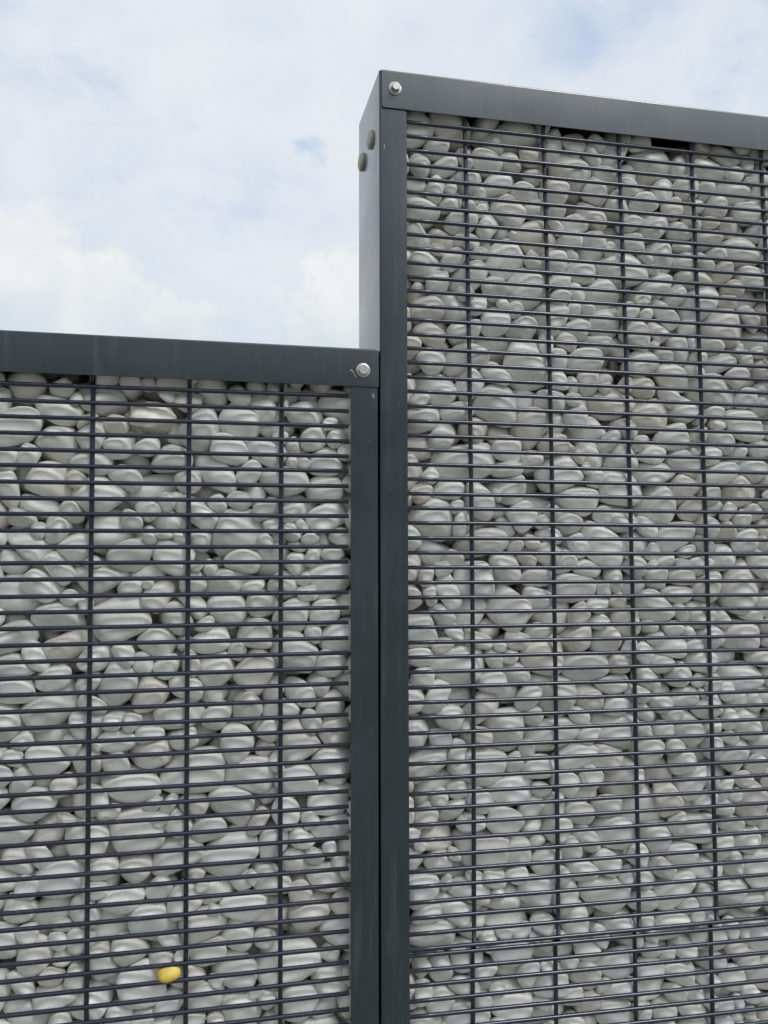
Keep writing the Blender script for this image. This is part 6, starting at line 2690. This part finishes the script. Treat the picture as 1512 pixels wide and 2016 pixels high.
21,108,104,88,2010,187,-760,-27,-26,0,
24,88,77,67,2019,103,-733,6,-48,12,
15,60,47,33,860,220,-946,-74,37,51,
11,67,56,59,855,180,-908,41,-100,23,
8,75,66,66,1270,206,-746,-39,-28,-30,
27,77,50,50,925,134,-814,27,35,-48,
15,98,81,79,284,61,-607,17,13,72,
15,120,93,65,850,202,-793,-39,63,86,
5,159,101,85,1983,156,-684,90,35,38,
2,71,56,64,602,204,-851,-24,-62,-9,
6,85,81,77,1995,51,-679,28,19,28,
26,83,76,54,714,207,-669,48,-19,-10,
4,123,101,65,444,190,-625,4,32,-19,
15,73,54,56,1673,210,-694,4,-102,1,
11,69,46,34,1611,221,-766,-13,98,78,
2,41,35,34,1841,40,-776,-40,99,-29,
21,75,72,59,1540,204,-672,-30,-22,-10,
24,64,48,47,1929,38,-713,79,-2,-16,
4,62,51,43,1042,216,-878,-30,-80,-92,
3,67,42,33,562,218,-982,-86,-13,-90,
6,76,56,43,1708,201,-646,14,-92,-36,
2,73,67,63,627,198,-706,-60,60,4,
9,60,44,36,1721,208,-696,-52,-60,59,
22,126,135,107,1998,93,-593,2,0,8,
19,82,74,66,1924,196,-663,-12,-93,-13,
18,48,47,27,1743,224,-818,79,-52,51,
15,65,52,56,1917,212,-734,4,122,-15,
20,48,38,28,1871,38,-743,25,-35,-1,
15,101,88,79,578,196,-596,17,-110,17,
26,74,52,41,1628,200,-715,20,70,35,
21,93,83,69,512,198,-525,-29,34,-4,
4,54,58,34,1543,128,-675,-87,68,-63,
15,50,37,36,263,41,-548,20,-26,-47,
17,69,55,43,294,78,-549,24,8,118,
0,59,46,55,1329,213,-633,22,-114,9,
14,66,59,55,1866,210,-647,-34,97,74,
3,90,71,49,1934,48,-555,-29,99,-12,
0,111,69,66,295,202,-479,2,-26,0,
12,61,45,36,1545,154,-637,-84,94,-4,
22,60,41,46,2028,215,-631,-33,-6,-33,
22,149,97,108,425,187,-468,1,-39,2,
18,102,79,79,2005,52,-512,24,-7,-4,
1,102,72,52,772,211,-494,-85,22,31,
11,74,63,40,1529,207,-623,28,111,-50,
13,47,32,34,1216,205,-732,-18,-93,33,
2,110,89,76,1544,191,-520,12,69,-55,
11,102,82,76,549,200,-462,59,23,109,
9,79,71,46,1981,195,-619,-23,120,19,
18,88,76,57,1188,185,-474,6,28,1,
21,146,97,81,1017,191,-456,-25,52,3,
27,93,85,71,1538,168,-436,16,-8,-38,
16,63,58,52,1239,209,-525,92,-20,32,
13,101,78,84,2008,197,-548,7,3,-2,
14,81,63,45,1097,141,-468,-8,-41,1,
8,137,95,92,1600,186,-366,-55,18,-26,
26,122,99,57,1233,181,-427,-23,1,-56,
24,47,43,35,359,215,-444,-27,63,-1,
16,143,98,71,1957,103,-470,11,-59,-112,
0,78,69,59,280,201,-410,81,3,49,
8,115,87,73,1473,193,-361,10,31,10,
23,101,76,50,1764,194,-465,108,-63,23,
5,60,44,31,262,37,-472,65,38,-94,
26,92,71,58,1100,203,-454,9,35,-2,
13,58,45,54,278,44,-422,-34,-87,-85,
14,69,61,42,341,206,-392,109,3,-65,
20,101,74,54,402,185,-381,83,93,24,
25,70,68,53,924,202,-407,-38,4,-86,
0,85,75,45,1136,168,-419,8,17,16,
7,86,63,38,789,130,-323,53,40,-102,
20,95,83,52,1974,46,-436,64,52,-57,
4,122,97,79,1955,53,-333,-83,20,0,
13,77,49,49,927,208,-355,-4,-6,-120,
16,90,70,45,1702,208,-401,-60,64,24,
10,72,71,43,1770,203,-417,87,89,4,
18,98,80,59,1370,202,-322,-50,-15,-41,
0,76,66,56,1052,135,-321,-45,-18,70,
19,113,83,80,1718,194,-313,9,11,9,
18,100,86,66,812,196,-297,-124,17,-11,
17,119,85,86,790,191,-216,42,-72,42,
2,41,34,32,265,166,-375,39,-35,57,
0,66,51,57,1288,211,-322,-7,-9,-5,
23,118,90,100,1280,190,-235,-25,-50,23,
4,51,41,30,1812,222,-473,80,63,-60,
8,93,75,69,280,186,-282,90,-80,-3,
13,105,114,99,1818,173,-307,42,10,-8,
18,89,88,81,1052,196,-278,-34,-30,-10,
20,64,64,46,2036,91,-435,54,20,102,
14,92,65,58,1730,205,-245,56,-4,11,
7,146,129,92,1926,71,-227,-13,-71,-80,
16,87,90,72,855,151,-166,117,38,-5,
22,111,80,64,485,205,-185,-96,-18,-41,
7,76,54,54,1130,207,-252,-2,40,120,
5,65,50,59,277,46,-357,-28,47,-65,
8,97,60,52,276,112,-329,18,-57,39,
5,65,46,50,2026,216,-385,-8,21,123,
5,105,97,102,965,183,-149,-11,24,-3,
26,123,106,86,1228,193,-158,41,-31,0,
18,108,89,59,2022,132,-209,-7,45,64,
19,74,69,61,302,70,-278,58,20,-84,
22,113,94,60,1307,195,-96,-19,-98,-48,
13,99,75,69,1388,199,-121,52,49,-47,
9,64,53,41,560,207,-196,-22,-10,120,
3,60,39,36,2039,35,-454,85,40,-46,
1,92,65,43,1950,181,-235,-6,-15,-89,
14,185,135,151,1974,84,-94,7,-27,-15,
9,76,48,48,1041,205,-118,111,39,-13,
22,86,72,71,280,125,-227,25,-32,80,
9,40,33,24,327,33,-346,-3,125,0,
7,64,54,35,2032,217,-276,-56,57,63,
17,118,101,68,1461,190,-140,-73,-6,78,
0,85,59,54,1180,188,-95,-72,-92,32,
2,89,75,63,1551,196,-131,-34,21,-102,
14,99,70,54,2026,53,-283,14,-97,59,
20,74,62,42,1923,213,-194,-107,33,26,
15,68,61,43,1774,215,-128,78,34,-27,
21,99,91,88,1664,191,-109,30,-8,-47,
7,164,113,102,1891,182,-49,0,-30,4,
22,83,55,60,304,209,-227,-21,-11,-16,
18,46,31,25,889,225,-377,65,-67,68,
3,49,44,41,265,40,-311,75,42,80,
15,104,96,56,2007,192,-175,-48,15,4,
24,163,153,99,1981,89,25,-35,-24,8,
7,103,90,65,1212,193,-45,11,20,4,
19,73,64,50,730,213,-141,9,101,-74,
0,98,80,70,1744,166,-83,34,-24,60,
25,48,46,43,739,217,-258,17,92,-43,
10,84,62,50,1930,173,-160,59,28,106,
26,72,60,45,1510,214,-78,83,-58,61,
15,103,84,56,1809,204,13,75,-12,32,
14,105,85,52,513,206,-7,66,11,5,
25,148,114,91,1694,185,22,26,27,-25,
6,69,52,58,271,191,-184,0,-29,81,
21,51,31,37,1646,218,-202,95,47,-34,
21,72,50,36,273,34,-87,-78,-50,-53,
21,75,72,61,280,206,-116,-72,-39,-28,
14,134,102,90,307,176,-13,37,12,56,
18,71,58,64,622,209,-7,-6,-108,-15,
25,67,59,47,272,82,-31,-7,34,-93,
26,120,87,66,297,49,60,-74,-53,-26,
23,65,51,41,2040,160,-116,77,-68,-58,
21,92,58,57,1979,196,-113,-120,-33,15,
1,72,56,44,548,212,99,-15,-61,-102,
6,87,62,68,1189,186,26,-65,51,-45,
12,63,47,37,2039,213,-129,-10,82,-3,
4,48,40,34,268,35,-33,100,-16,20,
26,78,62,74,474,198,60,95,30,57,
13,54,52,33,461,121,-19,27,-8,101,
12,74,53,41,1599,200,-96,63,86,61,
9,57,62,53,770,207,-94,-30,116,14,
13,51,46,45,811,214,-136,81,18,-12,
24,87,61,43,1441,216,67,-68,39,27,
5,83,62,70,272,200,53,61,68,-85,
11,52,40,46,1605,157,36,55,49,-6,
15,71,65,59,280,106,30,-1,-54,-112,
27,89,65,55,1596,211,19,-62,47,79,
11,42,40,31,1956,217,-152,47,100,-45
]
NS = len(STONES) // 10
NIND = 300
st = np.array(STONES, float).reshape(NS, 10)
sid = st[:, 0].astype(int); ax = st[:, 1:4] / 4000.0 * 1.03; pos = st[:, 4:7] / 2000.0; qt = st[:, 7:10] / 127.0
qw = np.sqrt(np.maximum(0, 1 - (qt ** 2).sum(1)))


def rotm(w, x, y, z):
    return np.array([[1 - 2 * (y * y + z * z), 2 * (x * y - z * w), 2 * (x * z + y * w)], [2 * (x * y + z * w), 1 - 2 * (x * x + z * z), 2 * (y * z - x * w)], [2 * (x * z - y * w), 2 * (y * z + x * w), 1 - 2 * (x * x + y * y)]])


ROT = [rotm(qw[i], *qt[i]) for i in range(NS)]
rg = np.random.RandomState(7)
tone = np.clip(rg.normal(.60, .30, NS), 0, 1); tint = np.clip(rg.normal(.10, .32, NS), 0, 1); tint[rg.rand(NS) < .05] = 1.0
CP = np.array(CAM); RR = np.array([r2, u2, fwd])


def verts(i, sub):
    return (SHP[sub][sid[i]] * ax[i]) @ ROT[i].T + pos[i]


def add_attr(me, t, w):
    a = me.attributes.new('tone', 'FLOAT', 'POINT'); a.data.foreach_set('value', np.asarray(t, np.float32))
    a = me.attributes.new('tint', 'FLOAT', 'POINT'); a.data.foreach_set('value', np.asarray(w, np.float32))


ORD = 'zeroth first second third fourth fifth sixth seventh eighth ninth tenth'.split()


def describe(i):
    # where a viewer finds it: nearest crosswire counted from the top, and the bay between upright wires
    d = pos[i] - CP; t = -CP[1] / d[1]; hit = CP + d * t
    if pos[i][0] < .1166:
        rr = int(round(min(range(1, 72), key=lambda r: abs(ZL((hit[0] + .36) / .155, r) - hit[2])))); X = [XL(c, hit[2]) for c in (0, 1, 2)]; side = 'lower panel'
    else:
        low = hit[2] < -1.4615
        if low: rr = min(range(1, 34), key=lambda r: abs(ZR2((hit[0] - .284) / .154, r) - hit[2])); side = "taller cage's lower mesh"; X = [XR2(c, hit[2]) for c in range(0, 5)]
        else: rr = min(range(1, 58), key=lambda r: abs(ZR((hit[0] - .284) / .154, r) - hit[2])); side = 'taller panel'; X = [XR(c, hit[2]) for c in range(0, 5)]
    k = sum(1 for x in X if hit[0] > x)
    if pos[i][0] < .1166: bay = ['left of first upright', 'between uprights one and two', 'between uprights two and three', 'between third upright and post'][k]
    else: bay = ['between post and first upright', 'between uprights one and two', 'between uprights two and three', 'between uprights three and four', 'right of fourth upright', 'right of fourth upright'][k]
    el = ax[i][0] / ax[i][2]
    lo = X[k - 1] if k > 0 else X[0] - .13; hi = X[k] if k < len(X) else lo + .15
    return side, rr, bay, el, (hit[0] - lo) / (hi - lo)


used = {}
for i in range(NIND):
    sub = 4 if ax[i][0] > .028 else 3
    V = verts(i, sub); c0 = pos[i]
    me = mesh_np('pebble', V - c0, ICO[sub][1])
    add_attr(me, np.full(len(V), tone[i]), np.full(len(V), tint[i]))
    o = link('pebble', me, M_STONE); o.location = c0
    side, rr, bay, el, fr = describe(i)
    kind = 'flat' if el > 1.95 else ('rounded' if el < 1.5 else 'oval')
    big_ = 'big' if ax[i][0] > .034 else ('mid-sized' if ax[i][0] > .026 else 'small')
    lab = f'{big_} {kind} white pebble, {side}, crosswire {rr}, {bay}'
    if lab in used: lab = f'{big_} {kind} white pebble, {side}, crosswire {rr}, {bay}, nearer ' + ('left' if fr < .5 else 'right')
    used[lab] = 1
    o['label'] = lab; o['category'] = 'pebble'; o['group'] = 'white pebbles filling the gabion cages'

# everything else in the cages: one mass
CH = []
def put(i, sub, f=None):
    V = verts(i, sub)
    if f is not None: V = f(V)
    CH.append((V, ICO[sub][1], f is not None and getattr(f, 'flip', False), tone[i], tint[i]))
RXE = 1.03; LXE = -.62
for k, tgt in enumerate(((-.262, .062, -.556), (-.225, .060, -.575), (-.30, .066, -.565), (-.245, .10, -.54), (-.205, .105, -.57))):
    j = NIND + 11 * k; put(j, 3, lambda V, j=j, tgt=tgt: V - pos[j] + np.array(tgt))
for i in range(NIND, NS): put(i, 3 if pos[i][1] < .07 else 2)
for i in range(NS):
    L = pos[i][0] < .1166; x, y, z = pos[i]
    xe = LXE if L else RXE
    fx = lambda V, xe=xe: np.stack([2 * xe - V[:, 0], V[:, 1], V[:, 2]], 1); fx.flip = True
    fy = lambda V: np.stack([V[:, 0], .236 - V[:, 1], V[:, 2]], 1); fy.flip = True
    fz = lambda V: np.stack([V[:, 0], V[:, 1], -3.28 - V[:, 2]], 1); fz.flip = True
    fxz = lambda V, xe=xe: np.stack([2 * xe - V[:, 0], V[:, 1], -3.28 - V[:, 2]], 1)
    xm = 2 * xe - x
    if y > .05: put(i, 2, fy)
    if .03 < y < .115: put(i, 2, lambda V, L=L: np.stack([V[:, 0] + (.037 if x < (.06 if L else .98) else -.037), V[:, 1] + .066, V[:, 2]], 1))
    if .01 < y < .09: put(i, 2, lambda V, L=L: np.stack([V[:, 0] + (.05 if x < (.04 if L else .96) else -.05), V[:, 1] + .098, V[:, 2]], 1))
    inx = (xm > LX0 + .01) if L else (xm < RX1 - .01)
    if inx: put(i, 2, fx)
    if -3.28 - z > GZ + .01:
        put(i, 2, fz)
        if inx: put(i, 2, fxz)
V = np.vstack([c[0] for c in CH]); off = 0; FF = []
for v, f, flip, _, _ in CH:
    FF.append((f[:, ::-1] if flip else f) + off); off += len(v)
me = mesh_np('pebbles', V, np.vstack(FF))
add_attr(me, np.concatenate([np.full(len(c[0]), c[3]) for c in CH]), np.concatenate([np.full(len(c[0]), c[4]) for c in CH]))
o = link('pebbles', me, M_STONE); o['kind'] = 'stuff'; o['label'] = 'mass of smaller and half hidden white pebbles filling both cages'; o['category'] = 'pebbles'
del V, FF, CH


# ------------------------------------------------------------------ the odd stones
def odd(name, i, c, a, rotq, m, label, cat, noise=0.0, group=None):
    V = (SHP[4][i] if i >= 0 else np.sign(ICO[4][0]) * np.abs(ICO[4][0]) ** .82 * (1 + .06 * ICO[4][0][:, :1])) * np.array(a)
    if noise:
        r_ = np.random.RandomState(abs(i) + 50); D = r_.normal(size=(14, 3)); D /= np.linalg.norm(D, axis=1)[:, None]
        U = V / np.linalg.norm(V, axis=1)[:, None]
        V = V * (1 - noise * np.clip((U @ D.T).max(1) - .86, 0, 1) / .14)[:, None]
        V = V * (1 + .02 * np.sin(V @ r_.normal(0, 420, (3, 3))).sum(1))[:, None]
    q_ = Quaternion(rotq); V = V @ np.array(q_.to_matrix()).T
    me = mesh_np(name, V, ICO[4][1]); add_attr(me, np.full(len(V), .9), np.full(len(V), .2)); o = link(name, me, m); o.location = c
    o['label'] = label; o['category'] = cat
    if group: o['group'] = group
    return o


odd('pebble', -1, (-.2290, .0030, -1.4548), (.0185, .0110, .0140), Quaternion((1, 0, 0), -.45) @ Quaternion((0, 1, 0), -.22), M_YEL, 'small glossy bright yellow pebble lodged between two wires low in the left cage', 'pebble')
for c, a, rz, ii, w_ in [((-.2660, .0200, -.5470), (.0400, .0180, .0230), -.05, 5, 'rough cream broken stone among smooth pebbles near the top of the left cage'),
    ((-.3913, .0140, -1.2040), (.0175, .0100, .0105), .2, 11, 'small jagged bright white fragment left of the first upright wire, left cage'),
    ((-.3270, .0160, -1.1990), (.0210, .0120, .0130), -.5, 14, 'angular white fragment just right of the first upright wire, left cage'),
    ((-.2481, .0170, -1.2150), (.0190, .0120, .0125), -.5, 17, 'small angular fragment between the first and second uprights, left cage'),
    ((.6380, .0160, -.2950), (.0170, .0120, .0110), .1, 21, 'small rough bright stone right of the third upright wire, taller cage')]:
    odd('broken_stone', ii, c, a, Quaternion((0, 1, 0), rz), M_BROKEN, w_, 'stone', .13)
